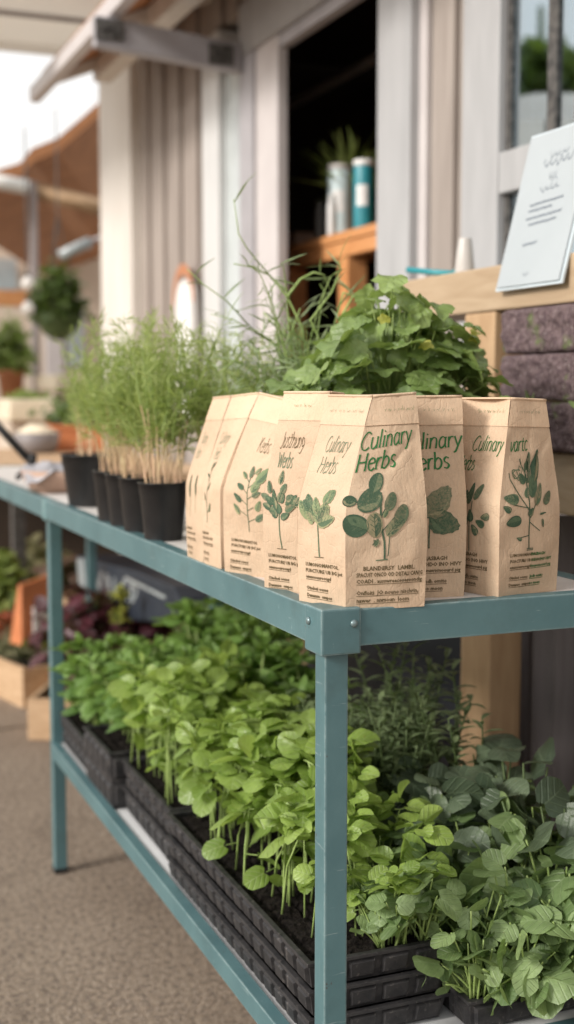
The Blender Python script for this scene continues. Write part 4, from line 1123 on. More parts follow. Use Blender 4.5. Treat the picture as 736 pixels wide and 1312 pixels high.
# the room behind the door
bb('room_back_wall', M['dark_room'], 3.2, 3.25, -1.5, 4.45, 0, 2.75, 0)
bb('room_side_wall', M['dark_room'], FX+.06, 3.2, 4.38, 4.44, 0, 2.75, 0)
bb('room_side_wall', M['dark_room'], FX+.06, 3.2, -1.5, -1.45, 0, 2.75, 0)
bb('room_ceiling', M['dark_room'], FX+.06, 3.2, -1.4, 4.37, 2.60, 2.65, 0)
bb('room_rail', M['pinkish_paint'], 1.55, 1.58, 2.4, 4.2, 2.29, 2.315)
# roof edge: soffit, rafters, fascia with gutter
m = MB(); m.hexa([V(p)-O for p in ((.52, -1.5, 2.33), (.52, 4.02, 2.33), (1.6, -1.5, 2.78), (1.6, 4.02, 2.78))]+[V(p)-O for p in ((.52, -1.5, 2.37), (.52, 4.02, 2.37), (1.6, -1.5, 2.82), (1.6, 4.02, 2.82))])
rf = m.build('roof', M['brown_wood'], bld)
for k in range(8):
    y = -1.2+k*.72
    m = MB(); m.hexa([V(p)-O for p in ((.525, y, 2.285), (.525, y+.05, 2.285), (1.0, y, 2.48), (1.0, y+.05, 2.48))]+[V(p)-O for p in ((.525, y, 2.328), (.525, y+.05, 2.328), (1.0, y, 2.525), (1.0, y+.05, 2.525))])
    m.build('rafter', M['cream'], rf)
bb('gutter', M['pinkish_paint'], .475, .518, -1.5, 4.07, 2.255, 2.315, .008, rf)
bb('eave_beam', M['cream'], .70, .77, -1.5, 3.9, 2.32, 2.40, .004, rf)
# window
win = bb('window', M['white_paint'], FX-.04, FX+.05, 1.145, 1.300, 1.14, 2.118)
bb('window_rail', M['white_paint'], FX-.038, FX+.045, .101, 1.1445, 1.508, 1.595, .004, win)
bb('window_rail', M['white_paint'], FX-.038, FX+.045, .101, 1.1445, 2.03, 2.117, .004, win)
bb('window_rail', M['white_paint'], FX-.038, FX+.045, .101, 1.1445, 1.14, 1.20, .004, win)
bb('sash_frame', M['dark_metal'], FX-.022, FX+.03, 1.129, 1.1445, 1.596, 2.029, .002, win)
bb('sash_frame', M['dark_metal'], FX-.022, FX+.03, 1.129, 1.1445, 1.201, 1.507, .002, win)
bb('muntin', M['dark_metal'], FX-.021, FX-.015, .958, .990, 1.60, 2.028, 0, win)
bb('pane', M['glass'], FX-.014, FX-.010, .102, 1.1285, 1.597, 2.028, 0, win)
bb('pane', M['glass'], FX-.014, FX-.010, .102, 1.1285, 1.202, 1.506, 0, win)

# awning arm sticking out of the wall beside the door
ar = empty('awning_arm', (FX, 2.77, 2.16), 'grey metal arm reaching out from the wall near the eave, dark plates at both ends', 'bracket arm')
p0 = at(330, 60, 'y', 2.77); 
m = MB().hexa([V(p)-V((FX, 2.77, 2.16)) for p in ((.43, 2.745, 2.158), (.43, 2.795, 2.158), (.915, 2.745, 2.12), (.915, 2.795, 2.12), (.43, 2.745, 2.252), (.43, 2.795, 2.252), (.915, 2.745, 2.212), (.915, 2.795, 2.212))])
m.build('arm_tube', M['grey_metal'], ar, .006)
for (xa, xb, za, zb) in ((.428, .52, 2.175, 2.240), (.80, .885, 2.135, 2.20)):
    m = MB().box(xa-FX, xb-FX, -.031, -.026, za-2.16, zb-2.16)
    for k in range(9):
        rr = random.Random(k+int(xa*100)); u = rr.uniform(xa+.01, xb-.015)-FX; w_ = rr.uniform(za+.008, zb-.012)-2.16
        m.box(u, u+.012, -.037, -.0311, w_, w_+.010)
    m.build('end_plate', M['dark_metal'], ar)
# pale canopy overhead
cn = empty('canopy', (-.8, 4, 2.6), 'pale cloth canopy overhead at the upper left, with a straight hem', 'canopy')
m = MB(); m.hexa([V(p)-V((-.8, 4, 2.6)) for p in ((-.4, 3.4, 2.61), (.85, 3.4, 2.61), (-.4, 4.72, 2.66), (.85, 4.72, 2.66), (-.4, 3.4, 2.64), (.85, 3.4, 2.64), (-.4, 4.72, 2.69), (.85, 4.72, 2.69))])
m.build('canopy_cloth', M['canopy'], cn)
MB().box(-.4+.8, .85+.8, 4.722-4, 4.745-4, .02, .092).build('hem', M['canopy'], cn)
MB().tube([(.4, .1, .01), (1.64, .1, .01)], .012, 8).build('canopy_pole', M['grey_metal'], cn)

# ------------------------------------------------------------------ COUNTER in front of the window (plane x = .6)
CX = .60
ct = empty('timber_counter', (CX, .6, 0), 'pine counter frame under the window, with a thick top beam, post and lower rail', 'counter')
def cb(name, mat, x0, x1, y0, y1, z0, z1, bev=.004): return MB().box(x0-CX, x1-CX, y0-.6, y1-.6, z0, z1).build(name, mat, ct, bev)
cb('top_beam', M['pine'], CX, CX+.16, -.45, .985, 1.226, 1.302)
cb('post', M['pine_v'], CX+.002, CX+.068, .640, .742, 0, 1.225)
cb('lower_rail', M['pine'], CX+.001, CX+.05, -.45, .637, .895, .992)
cb('back_board', M['pine_v'], CX+.075, CX+.09, .52, .80, .995, 1.224)
# stack of purple fibre blocks set in the frame
pb = empty('block_panel', (CX-.01, .2, .995), 'purple-brown fibrous blocks stacked in three rows under the counter beam, with small green shoots', 'block panel')
rows = ((.995, 1.072), (1.074, 1.148), (1.150, 1.222))
rgp = random.Random(8)
for q, (za, zb) in enumerate(rows):
    m = MB(); ya, yb = -.44, .575; ny, nz = 260, 20
    vs = [(-.014+.006*mnoise.noise(V((y_, z_*1.0, q))*40)+.004*mnoise.noise(V((y_, z_, q))*110)+.007*(abs(2*j/nz-1)**22), y_, z_) for j in range(nz+1) for i in range(ny+1)
          for y_, z_ in (((ya+(yb-ya)*i/ny)-.2, za+(zb-za)*j/nz-.995),)]
    fs = [(j*(ny+1)+i+1, j*(ny+1)+i, (j+1)*(ny+1)+i, (j+1)*(ny+1)+i+1) for j in range(nz) for i in range(ny)]
    m.add(vs, fs, 0, None, .5, True); m.box(-.004, .05, ya-.2, yb-.2, za-.995, zb-.995)
    m.build('fibre_block', M['purple_block'], pb)
for k in range(9):
    m = MB(); o = V((-.012, rgp.uniform(-.15, .36), rgp.uniform(.01, .21)))
    for j in range(4): leaf(m, o, V((-.35, rgp.uniform(-1, 1), rgp.uniform(-.3, 1))), V((-1, 0, .3)), rgp.uniform(.012, .032), .009, 'ovate', .1, .2, 0, rgp.uniform(.1, .7), rgp, 2, 10)
    m.build('shoot', M['bush_leaf'], pb)
# dark panels below
MB().box(.66, .68, .742, 1.60, 0, .90).build('standing_board', M['navy'])
tag(bpy.data.objects['standing_board'], 'dark navy panel standing behind the lower shelf, left of the pine post', 'panel')
m = MB(); ny = 120; vs = []
for j in range(2):
    for i in range(ny+1):
        y_ = -.45+1.05*i/ny; vs.append((.665+.012*sin(y_*95)+.005*sin(y_*41+1), y_, .02+.865*j))
m.add(vs, [(i, i+1, ny+2+i, ny+1+i) for i in range(ny)], 0, None, .5, True)
tag(m.build('hanging_cloth', M['fabric']), 'grey-purple pleated cloth hanging under the counter, right of the pine post', 'cloth')

# the leaning sign on the counter
A_, B_ = at(638, 370, 'x', .585), at(712, 360, 'x', .585)
sg = empty('menu_sign', (.585, .52, 1.262), 'white laminated sign leaning back on the counter, with grey handwritten script', 'sign')
o_ = V((.585, .52, 1.262)); hgt = V((.0635, 0, .25)); nrm = hgt.cross(V((0, 1, 0))).normalized(); nrm = nrm if nrm.x < 0 else -nrm
yl, yr = A_.y, B_.y-.012
quad = [V((.585, yl, 1.26)), V((.585, yr, 1.26)), V((.585, yr, 1.26))+hgt, V((.585, yl, 1.26))+hgt]
def slab(qs, off0, off1): return [q+nrm*off0-o_ for q in qs]+[q+nrm*off1-o_ for q in qs]
hf = [(0, 1, 2, 3), (7, 6, 5, 4), (0, 4, 5, 1), (1, 5, 6, 2), (2, 6, 7, 3), (3, 7, 4, 0)]
m = MB(); m.add(slab(quad, 0, .003), hf); m.build('card', M['paper_white'], sg)
ex = .006; qe = [quad[0]+V((0, ex, 0))-hgt*.018, quad[1]-V((0, ex, 0))-hgt*.018, quad[2]-V((0, ex, 0))+hgt*.018, quad[3]+V((0, ex, 0))+hgt*.018]
m = MB(); m.add(slab(qe, -.004, -.0005), hf); m.build('clear_sleeve', M['card_edge'], sg)
def sgn(u, v): return quad[0].lerp(quad[1], u)+hgt*v+nrm*.0036-o_
m = MB(); rs = random.Random(17)
def scrawl(*a):
    global m
    m = MB(); scrawl_(*a); m.build('script_line', M['script_ink'], sg)
def scrawl_(u0, u1, v, amp, w, wav, seed):
    r_ = random.Random(seed); n = int((u1-u0)*90); pts = []
    for i in range(n+1):
        u = u0+(u1-u0)*i/n; pts.append((u+.012*sin(i*wav+1), v+amp*sin(i*wav)*(1 if r_.random() < .8 else 2.1)+.03*(u-u0)))
    for a, c in zip(pts, pts[1:]): m.add([sgn(*a), sgn(a[0], a[1]-w), sgn(c[0], c[1]-w), sgn(*c)], [(0, 1, 2, 3)])
scrawl(.32, .80, .79, .020, .010, .8, 1); scrawl(.40, .70, .84, .014, .006, 1.1, 2); scrawl(.46, .60, .70, .022, .008, 1.5, 3); scrawl(.36, .66, .62, .014, .008, .9, 4)
for k, (u0, u1, v) in enumerate(((.25, .78, .53), (.25, .62, .49), (.24, .80, .44), (.3, .74, .40), (.28, .5, .27))): scrawl(u0, u1, v, .005, .010, 1.7, 9+k)
scrawl(.40, .50, .07, .012, .006, 1.2, 31)
# cup and teal rod on the counter's far end
cu = MB(); cu.lathe([(.022, 0), (.024, .01), (.020, .05), (.016, .078), (.015, .082)], 20, cap1=True)
tag(cu.build('bottle', M['cup']), 'small white tapered bottle at the far end of the counter beam', 'bottle').location = (.66, .845, 1.3025)
bpy.data.objects['bottle'].scale = (.78, .78, .85)
rd = MB(); rd.tube([(-.03, .05, .012), (.0, 0, .004), (.04, -.06, -.004)], .006, 8); rd.box(.02, .07, -.07, -.04, -.008, .006)
tag(rd.build('plastic_trowel', M['tealrod']), 'teal plastic hand tool lying on the far end of the counter', 'hand tool').location = (.64, .93, 1.312)

# ------------------------------------------------------------------ INSIDE THE DOORWAY
BX = 1.10
ZB = at(430, 300, 'x', BX).z; ZBb = at(430, 331, 'x', BX).z
sh = empty('shop_bench', (BX, 2.5, 0), 'orange-brown wooden bench inside the dark doorway, carrying tins and a plant', 'bench')
def sbx(n, x0, x1, y0, y1, z0, z1, m='orange_wood'): return MB().box(x0-BX, x1-BX, y0-2.5, y1-2.5, z0, z1).build(n, M[m], sh, .003)
sbx('bench_top', BX-.008, BX+.36, 1.95, 2.90, ZB-.028, ZB)
sbx('bench_rail', BX, BX+.03, 1.96, 2.89, ZBb, ZB-.029)
yl_ = at(438, 380, 'x', BX).y
for y in (yl_-.035, 2.80): sbx('leg', BX+.004, BX+.07, y, y+.07, 0, ZBb-.001)
sbx('lower_board', BX+.10, BX+.34, 1.97, 2.88, ZBb-.42, ZBb-.40, 'brown_wood')
ZT2 = ZB+.001
def can(px, py0, wx, r, mat, lid, label):
    c = at(px, 300, 'x', wx); h = at(px, py0, 'x', wx).z-ZT2
    ro = empty('tin', (wx, c.y, ZT2), label, 'tin')
    MB().lathe([(r*.98, 0), (r, .004), (r, h*.5), (r, h-.015), (r*.98, h-.012)], 24).build('tin_body', mat, ro)
    MB().lathe([(r*1.02, h-.018), (r*1.02, h), (r*.9, h+.001), (.002, h+.001)], 24).build('lid', lid, ro)
    k = MB(); n = 8; q = r*1.012
    for i in range(n):
        a0, a1 = -2.75+1.1*i/n, -2.75+1.1*(i+1)/n
        k.add([(q*cos(a0), q*sin(a0), h*.34), (q*cos(a1), q*sin(a1), h*.34), (q*cos(a1), q*sin(a1), h*.64), (q*cos(a0), q*sin(a0), h*.64)], [(0, 1, 2, 3)])
    k.build('label_patch', M['white'], ro)
can(466, 206, 1.15, .032, M['teal_can'], M['white'], 'tall teal tin with a white lid on the bench inside the doorway')
can(436, 212, 1.165, .040, M['pale_can'], M['cup'], 'pale green tin left of the teal tin on the bench')
def jar(px, py0, wx, r, mat, label):
    p = at(px, py0, 'x', wx); h = p.z-ZT2
    ro = MB().lathe([(r, 0), (r*1.02, .01), (r, h*.75), (r*.7, h*.86), (r*.7, h)], 16, cap1=True).build('jar', mat)
    ro.location = (wx, p.y, ZT2); tag(ro, label, 'jar')
jar(425, 250, 1.125, .014, M['white'], 'slim white jar on the bench left of the tins')
jar(411, 258, 1.135, .018, M['dark_metal'], 'dark jar between the slim white jar and the brown box on the bench')
bx_ = MB().box(-.05, .05, -.06, .06, 0, .06); bx_.box(-.053, .053, -.063, .063, .054, .064)
tag(bx_.build('cardboard_box', M['clay'], None, .002), 'brown cardboard box at the left end of the bench', 'box').location = (1.22, at(388, 290, 'x', 1.22).y, ZT2)
sp = empty('spiky_plant', (1.235, at(452, 200, 'x', 1.235).y, ZT2), 'spiky dark green plant standing behind the tins in the doorway', 'plant')
MB().lathe(pot_mesh(.05, .04, .15), 24).build('pot', M['terracotta'], sp)
m = MB(); rr = random.Random(3)
for k in range(90):
    d = rdir(rr, 15, 80); blade(m, V((rr.uniform(-.03, .03), rr.uniform(-.03, .03), .14)), d, V((0, 0, 1)), rr.uniform(.13, .24), .016, .25, 0, rr.random())
m.build('foliage', M['light_leaf'], sp)

# arched board on the siding by the side window
ab = MB(); pr_ = [(-.10, 0), (.10, 0), (.10, .42)]+[(.10*cos(a*pi/8), .42+.10*sin(a*pi/8)) for a in range(1, 8)]+[(-.10, .42)]
n = len(pr_); ab.add([(-.03, y_, z_) for y_, z_ in pr_]+[(-.005, y_, z_) for y_, z_ in pr_], [tuple(range(n-1, -1, -1)), tuple(range(n, 2*n))]+[(i, (i+1) % n, n+(i+1) % n, n+i) for i in range(n)])
abr = empty('notice_board', (FX-.016, 3.36, .98), 'white arched board with an orange top band leaning on the siding', 'board')
ab.build('board_face', M['white'], abr)
m = MB(); a_ = [(.108*cos(a*pi/12), .43+.108*sin(a*pi/12)) for a in range(13)]; b2 = [(.135*cos(a*pi/12), .43+.150*sin(a*pi/12)) for a in range(13)]
m.add([(-.034, y_, z_) for y_, z_ in a_+b2], [(i, i+1, 14+i, 13+i) for i in range(12)]); m.build('orange_band', M['terracotta'], abr)

# ------------------------------------------------------------------ FAR END OF THE TABLE AND BEYOND
q = at(60, 630, 'z', HT)
bw = empty('clay_bowl', (q.x+.03, q.y+.02, HT-.002), 'shallow pale clay bowl with a grey cloth, at the far end of the table', 'bowl')
MB().lathe([(.06, 0), (.078, .03), (.086, .052), (.082, .053), (.07, .03), (.05, .008)], 28).build('bowl', M['clay'], bw)
m = MB(); nx = 22; vs = []
for j in range(nx+1):
    for i in range(nx+1):
        x = -.085+.17*i/nx; y = -.085+.17*j/nx; rr_ = math.hypot(x, y)
        vs.append((x, y, .060+.020*mnoise.noise(V((x, y, 2))*24)+.012*mnoise.noise(V((x, y, 7))*60)-max(0, rr_-.07)*.7))
m.add(vs, [(j*(nx+1)+i, j*(nx+1)+i+1, (j+1)*(nx+1)+i+1, (j+1)*(nx+1)+i) for j in range(nx) for i in range(nx)], 0, None, .5, True)
tag(m.build('folded_cloth', M['grey_cloth']), 'crumpled grey cloth lying in the shallow clay bowl', 'cloth').location = bw.location

# second bench beyond
tb = empty('wooden_bench', (.6, 3.3, 0), 'brown wooden bench beyond the teal table, carrying bowls and a crate', 'bench')
MB().box(-.52, .25, -.62, 1.3, .775, .82).build('bench_top', M['crate_wood'], tb, .004)
for x in (-.30, .16):
    for y in (.35, 1.2): MB().box(x, x+.05, y, y+.05, 0, .774).build('leg', M['dark_metal'], tb, .003)
q = at(48, 582, 'z', .82)
gb = empty('grey_bowl', (q.x+.02, q.y+.1, .821), 'grey stoneware bowl of pale kernels on the far bench', 'bowl')
MB().lathe([(.07, 0), (.088, .03), (.098, .085), (.094, .086), (.082, .05), (.06, .02)], 28).build('bowl', M['grey_bowl'], gb)
m = MB(); m.lathe([(.092, .075), (.06, .105), (.03, .118), (.002, .122)], 24, cap0=False)
for i, p in enumerate(m.v): m.v[i] = (p[0], p[1], p[2]+.012*mnoise.noise(V(p)*60))
m.build('contents', M['cream_cloth'], gb)
q = at(104, 578, 'z', .82)
oc = empty('orange_crate', (q.x, q.y+.1, .821), 'bright orange plastic crate on the far bench behind the wide black pot', 'crate', rz=-.2)
MB().box(-.12, .12, -.1, .1, 0, .11).build('crate_body', M['orange'], oc, .008)
for s in (-1, 1): MB().box(-.128, .128, s*.1-.008, s*.1+.008, .095, .115).build('crate_lip', M['orange'], oc, .003)
MB().box(-.11, .11, -.09, .09, .1105, .122).build('contents', M['soil'], oc)
a_, c_ = at(-12, 535, 'y', 2.05), at(36, 588, 'y', 2.05)
m = MB(); m.tube([a_-c_, V((0, 0, 0))], .011, 8); m.tube([V((0, 0, 0)), V((.02, 0, -.004))], .016, 8)
tag(m.build('black_handle', M['black_plastic']), 'black tool handle leaning at the left edge of the table', 'handle').location = c_

# cream-draped stands farther on
def stand(label, px0, px1, py, Y, top_mat, hh=.06, group=None):
    a, c = at(px0, py, 'y', Y), at(px1, py, 'y', Y)
    cx = (a.x+c.x)/2; w = (c.x-a.x)/2
    r_ = empty('market_stand', (cx, Y, 0), label, 'stand', group)
    MB().box(-w, w, 0, .6, a.z-hh, a.z).build('stand_top', top_mat, r_, .01)
    MB().box(-w*.9, w*.9, .05, .55, 0, a.z-hh-.001).build('stand_base', M['far_wall'], r_)
    return r_, V((cx, Y, a.z)), w
rr = random.Random(6)
def heap(name, label, cat, loc, rx, ry, rz_, n, mat, size, seed, stem=None, group=None, shape='ovate', blades=False):
    """a plant or heap of leaves filling an uneven dome"""
    rg = random.Random(seed)
    ro = empty(name, loc, label, cat, group)
    m = MB(); s = MB()
    for k in range(n):
        a = rg.uniform(0, 2*pi); e = rg.uniform(0, 1); R = rg.uniform(.3, 1)**.6
        R *= .82+.3*mnoise.noise(V((cos(a)*1.7+seed, sin(a)*1.7, e*2)))
        c = sqrt(1-e*e)
        p = V((cos(a)*c*rx*R, sin(a)*c*ry*R, e*rz_*R))
        if k % 4 == 0: s.tube([V((p.x*.1, p.y*.1, 0)), p*.6+V((0, 0, .01)), p], [.002, .0016, .001], 4, cap=False)
        d = rdir(rg, -30, 60); up = p.normalized()+rdir(rg, 0, 90)*.6
        sz = size*rg.uniform(.6, 1.2)
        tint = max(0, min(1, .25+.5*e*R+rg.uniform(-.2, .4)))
        if blades: blade(m, p, d, up, sz*1.6, sz*.35, .3, 0, tint)
        else: leaf(m, p, d, up, sz, sz*.75, shape, .1, .3, 0, tint, rg, 1, 8)
    s.build('stem', M['dark_stem'], ro); m.build('foliage', mat, ro)
    return ro
_, c, w = stand('cream-draped stand beyond the far bench, low trays of green on top', 12, 78, 512, 4.7, M['cream_cloth'], .10)
heap('herb_tray', 'pale green seedlings lying on the cream-draped stand', 'plant', c+V((0, .25, 0)), w*.9, .22, .05, 160, M['light_leaf'], .03, 61)
_, c, w = stand('yellowish far stand close to the cream building corner', 72, 140, 480, 5.6, M['cream_cloth'], .08)
heap('herb_tray', 'dark teal-green herbs under the yellowish far stand', 'plant', at(105, 540, 'y', 4.4), .26, .2, .15, 160, M['tree_leaf'], .05, 62)

# far pavilion
PY = 6.6
pv = empty('timber_pavilion', (1.0, PY, 0), 'timber market pavilion with an orange-brown boarded roof, seen past the building corner', 'pavilion')
PO = V((1.0, PY, 0))
prof = [at(x, y, 'y', PY) for x, y in ((-90, 258), (-20, 240), (26, 226), (42, 207), (74, 194), (108, 165), (160, 118))]
m = MB(); dep = 4.2; n = len(prof)
vs = [p-PO for p in prof]+[p-PO+V((0, 0, .08)) for p in prof]+[p-PO+V((.36*dep, dep, -.05)) for p in prof]+[p-PO+V((.36*dep, dep, .03)) for p in prof]
fs = []
for i in range(n-1): fs += [(i, i+1, n+i+1, n+i), (2*n+i, i, i+1, 2*n+i+1)[::-1], (n+i, n+i+1, 3*n+i+1, 3*n+i)]
m.add(vs, fs); m.build('roof', M['brown_wood'], pv)
a_, c_ = at(44, 243, 'y', PY+.1), at(170, 276, 'y', PY+.1)
m = MB(); m.tube([a_-PO, c_-PO], .055, 4); m.build('tie_beam', M['crate_wood'], pv)
MB().box(at(45, 400, 'y', PY).x-1, at(52.5, 400, 'y', PY).x-1, .05, .14, 0, 2.35).build('post', M['grey_siding'], pv)
MB().box(-2.0, 2.4, dep-.1, dep, 0, 2.75).build('back_wall', M['far_wall'], pv)
a_, c_ = at(-30, 371, 'y', PY+.4), at(41, 393, 'y', PY+.4)
MB().box(a_.x-1, c_.x-1, .36, .44, c_.z, a_.z).build('cross_board', M['orange_wood'], pv)
for (x0, x1, y0, y1, mt) in ((58, 82, 405, 500, 'pinkish_paint'), (85, 108, 395, 470, 'glass_pale'), (-20, 22, 330, 372, 'glass_pale')):
    a_, c_ = at(x0, y0, 'y', PY+4.0), at(x1, y1, 'y', PY+4.0)
    MB().box(a_.x-1, c_.x-1, 3.99, 4.06, c_.z, a_.z).build('window', M[mt], pv)
a_, c_ = at(-40, 226, 'y', PY-.05), at(36, 240, 'y', PY-.05)
m = MB(); m.tube([a_-c_, V((0, 0, 0))], .045, 12)
tag(m.build('rolled_canvas', M['rolled']), 'white rolled-up canvas tied along the pavilion beam', 'canvas').location = c_
for k, (px, py) in enumerate(((36, 364), (36, 396))):
    c_ = at(px, py, 'y', 5.2); ro = empty('light_bulb', c_, ('upper of two round frosted bulbs beside the pavilion post', 'lower of two round frosted bulbs beside the pavilion post')[k], 'bulb', 'round bulbs by the pavilion post')
    MB().lathe([(.001, -.034), (.018, -.029), (.031, -.014), (.034, 0), (.031, .014), (.02, .028), (.012, .038)], 16, cap0=False).build('globe', M['bulb'], ro)
    MB().lathe([(.012, .036), (.012, .06), (.003, .062), (.003, .9-.17*(1-k) if k else .75)], 10).build('cord', M['dark_metal'], ro)
c_ = at(94, 320, 'y', 5.4)
lp = empty('wall_lamp', c_, 'white tilted tube lamp above the hanging plant', 'lamp')
MB().tube([V((-.07, 0, -.035)), V((.09, 0, .045))], .03, 14).build('lamp_shade', M['glass_pale'], lp)
MB().tube([V((.10, 0, .05)), V((.28, 0, .12))], .012, 8).build('arm', M['grey_metal'], lp)
c_ = at(76, 404, 'y', 5.5)
hp = heap('hanging_plant', 'dark green bushy plant hanging beside the pavilion post', 'plant', c_+V((0, 0, -.03)), .19, .18, .38, 620, M['tree_leaf'], .06, 71)
MB().lathe([(.03, -.10), (.09, -.06), (.12, .02), (.125, .03), (.11, .03)], 20).build('basket', M['dark_stem'], hp)
for k in range(3):
    a = k*2.09; m = MB(); m.tube([V((.12*cos(a), .12*sin(a), .03)), V((0, 0, .55)), V((0, 0, 1.1))], .004, 5); m.build('chain', M['dark_metal'], hp)
c_ = at(15, 515, 'y', 6.2)
pt = heap('potted_tree', 'light green shrub in a terracotta pot at the left edge', 'tree', V((c_.x, 6.2, at(15, 475, 'y', 6.2).z)), .16, .16, .42, 420, M['light_leaf'], .055, 72)
h_ = at(15, 473, 'y', 6.2).z-at(15, 517, 'y', 6.2).z
pm = MB(); pm.lathe([(.055, -h_), (.075, -.02), (.088, -.02), (.088, .005), (.07, .0)], 24, cap1=True); pm.build('pot', M['terracotta'], pt)
MB().box(-.2, .2, -.12, .2, -c_.z*0-(at(15, 473, 'y', 6.2).z), -h_-.002).build('plinth', M['crate_wood'], pt)
# a low wall and hedge that close the view
for k, (x, y, s) in enumerate(((-1.2, 12.5, 1.0), (.2, 13.5, .9))):
    pass

# ------------------------------------------------------------------ UNDER AND BEHIND THE TABLE, far left
def planter(label, px0, py0, px1, py1, w, h, name='wooden_planter'):
    a, c = at(px0, py0, 'z', 0), at(px1, py1, 'z', 0)
    d = (c-a); Ln = d.length; ang = atan2(d.y, d.x)
    r_ = empty(name, a, label, 'planter', 'raw wood planters on the ground', ang)
    t = .018
    MB().box(0, Ln, 0, t, 0, h).build('side_board', M['crate_wood'], r_, .002)
    MB().box(0, Ln, w-t, w, 0, h).build('side_board', M['crate_wood'], r_, .002)
    MB().box(0, t, t+.0005, w-t-.0005, 0, h-.002).build('end_board', M['crate_wood'], r_, .002)
    MB().box(Ln-t, Ln, t+.0005, w-t-.0005, 0, h-.002).build('end_board', M['crate_wood'], r_, .002)
    MB().box(t+.001, Ln-t-.001, t+.001, w-t-.001, .01, h-.03).build('soil', M['soil'], r_)
    return r_, a, d.normalized(), V((-d.normalized().y, d.normalized().x, 0)), Ln
r1 = planter('nearer raw wood planter by the far table leg, with reddish ground cover', 36, 948, 125, 950, .5, .13)
_, a, d, s, Ln = r1
heap('sedum', 'reddish low plants filling the nearer wood planter', 'plant', a+d*Ln*.5+s*.25+V((0, 0, .09)), Ln*.5, .24, .09, 380, M['red_leaf'], .025, 81)
r2 = planter('farther raw wood planter left of the far table leg, with dusty thyme', -70, 862, 30, 908, .42, .14)
_, a, d, s, Ln = r2
s = s if s.x > 0 else -s
r2[0].rotation_euler.z += 0
heap('thyme', 'dusty grey-green thyme spilling over the farther planter', 'plant', a+d*Ln*.5+s*.21+V((0, 0, .11)), Ln*.5, .24, .12, 700, M['dry_leaf'], .022, 82, blades=True)
c_ = at(150, 838, 'y', 2.9)
heap('clay_pot_herb', 'small yellow-green herb by the far end of the basil', 'plant', at(135, 850, 'y', 2.6), .13, .12, .12, 200, M['light_leaf'], .022, 83, blades=True)
cp = MB().lathe([(.07, 0), (.095, .09), (.10, .12), (.09, .12), (.08, .09)], 24); q = at(92, 940, 'z', 0)
tag(cp.build('clay_pot', M['clay']), 'pale clay pot on the ground right of the far table leg', 'pot').location = (q.x+.03, q.y-.1, 0)
# a low staging bench of pots behind the shelf
stg = empty('staging_bench', (.7, 2.7, 0), 'low slatted staging behind the table, holding lettuce and tubs', 'bench')
for k in range(5): MB().box(-.28+.12*k, -.18+.12*k, -.75, 1.2, .30, .325).build('slat', M['crate_wood'], stg, .002)
for y in (-.7, 1.1): MB().box(-.28, .40, y, y+.06, 0, .299).build('leg_frame', M['crate_wood'], stg, .002)
heap('purple_lettuce', 'dark purple lettuce spread behind the far table leg', 'lettuce', at(128, 826, 'y', 2.55), .25, .2, .19, 480, M['purple_leaf'], .055, 84, shape='lobed')
for k, (px, py, s_) in enumerate(((152, 785, .05), (155, 755, .035), (118, 672, .05))):
    heap('yellow_flower', ('yellow-green flower head above the purple lettuce', 'small orange-yellow flower beside the navy tub lettering', 'yellow leaf tuft under the table edge')[k], 'flower', at(px, py+10, 'y', 2.3), s_*.7, s_*.7, s_, 40, M['yellow_leaf'], .022, 90+k)
# navy tub with white marks
ya, yb = 3.0, 1.95; X_ = .45
nb = empty('navy_tub', (X_, 2.45, .30), 'dark navy tub with pale painted lettering, lying under the table behind the lettuce', 'tub')
pA, pB, pC, pD = at(98, 712, 'x', .445), at(222, 752, 'x', .445), at(231, 800, 'x', .445), at(112, 790, 'x', .445)
nO = V((X_, 2.45, .30)); pts = [pA, at(178, 733, 'x', .445), pB, at(230, 768, 'x', .445), pC, pD]
n = len(pts); m = MB()
m.add([p-nO for p in pts]+[p-nO+V((.22, 0, 0)) for p in pts], [tuple(range(n)), tuple(range(2*n-1, n-1, -1))]+[(i, n+i, n+(i+1) % n, (i+1) % n) for i in range(n)])
m.build('tub_body', M['navy_bin'], nb, .006)
m = MB()
def q4(x0, y0, x1, y1, w): 
    p = [at(x, y, 'x', .4435)-nO for x, y in ((x0, y0), (x1, y1), (x1+w*.1, y1+w), (x0+w*.1, y0+w))]; m.add(p, [(0, 1, 2, 3)])
def bar(x0, y0, x1, y1, w):
    dx, dy = x1-x0, y1-y0; l = math.hypot(dx, dy); nx_, ny_ = -dy/l*w/2, dx/l*w/2
    m.add([at(x, y, 'x', .4435)-nO for x, y in ((x0+nx_, y0+ny_), (x1+nx_, y1+ny_), (x1-nx_, y1-ny_), (x0-nx_, y0-ny_))], [(0, 1, 2, 3)])
bar(103, 716, 106, 752, 9)
for (x0, y0, x1, y1) in ((116, 726, 119, 752), (119, 752, 123, 738), (123, 738, 127, 756), (127, 756, 130, 732), (134, 758, 137, 735), (137, 735, 142, 760), (135, 750, 141, 752), (146, 740, 148, 764), (148, 764, 154, 766), (157, 744, 158, 768), (157, 744, 164, 748), (157, 756, 163, 759), (158, 768, 165, 770), (168, 748, 169, 772), (169, 749, 176, 757), (176, 757, 170, 772)): bar(x0, y0, x1, y1, 2.6)
bar(160, 740, 212, 766, 4.5)
m.build('painted_lettering', M['glass_pale'], nb)
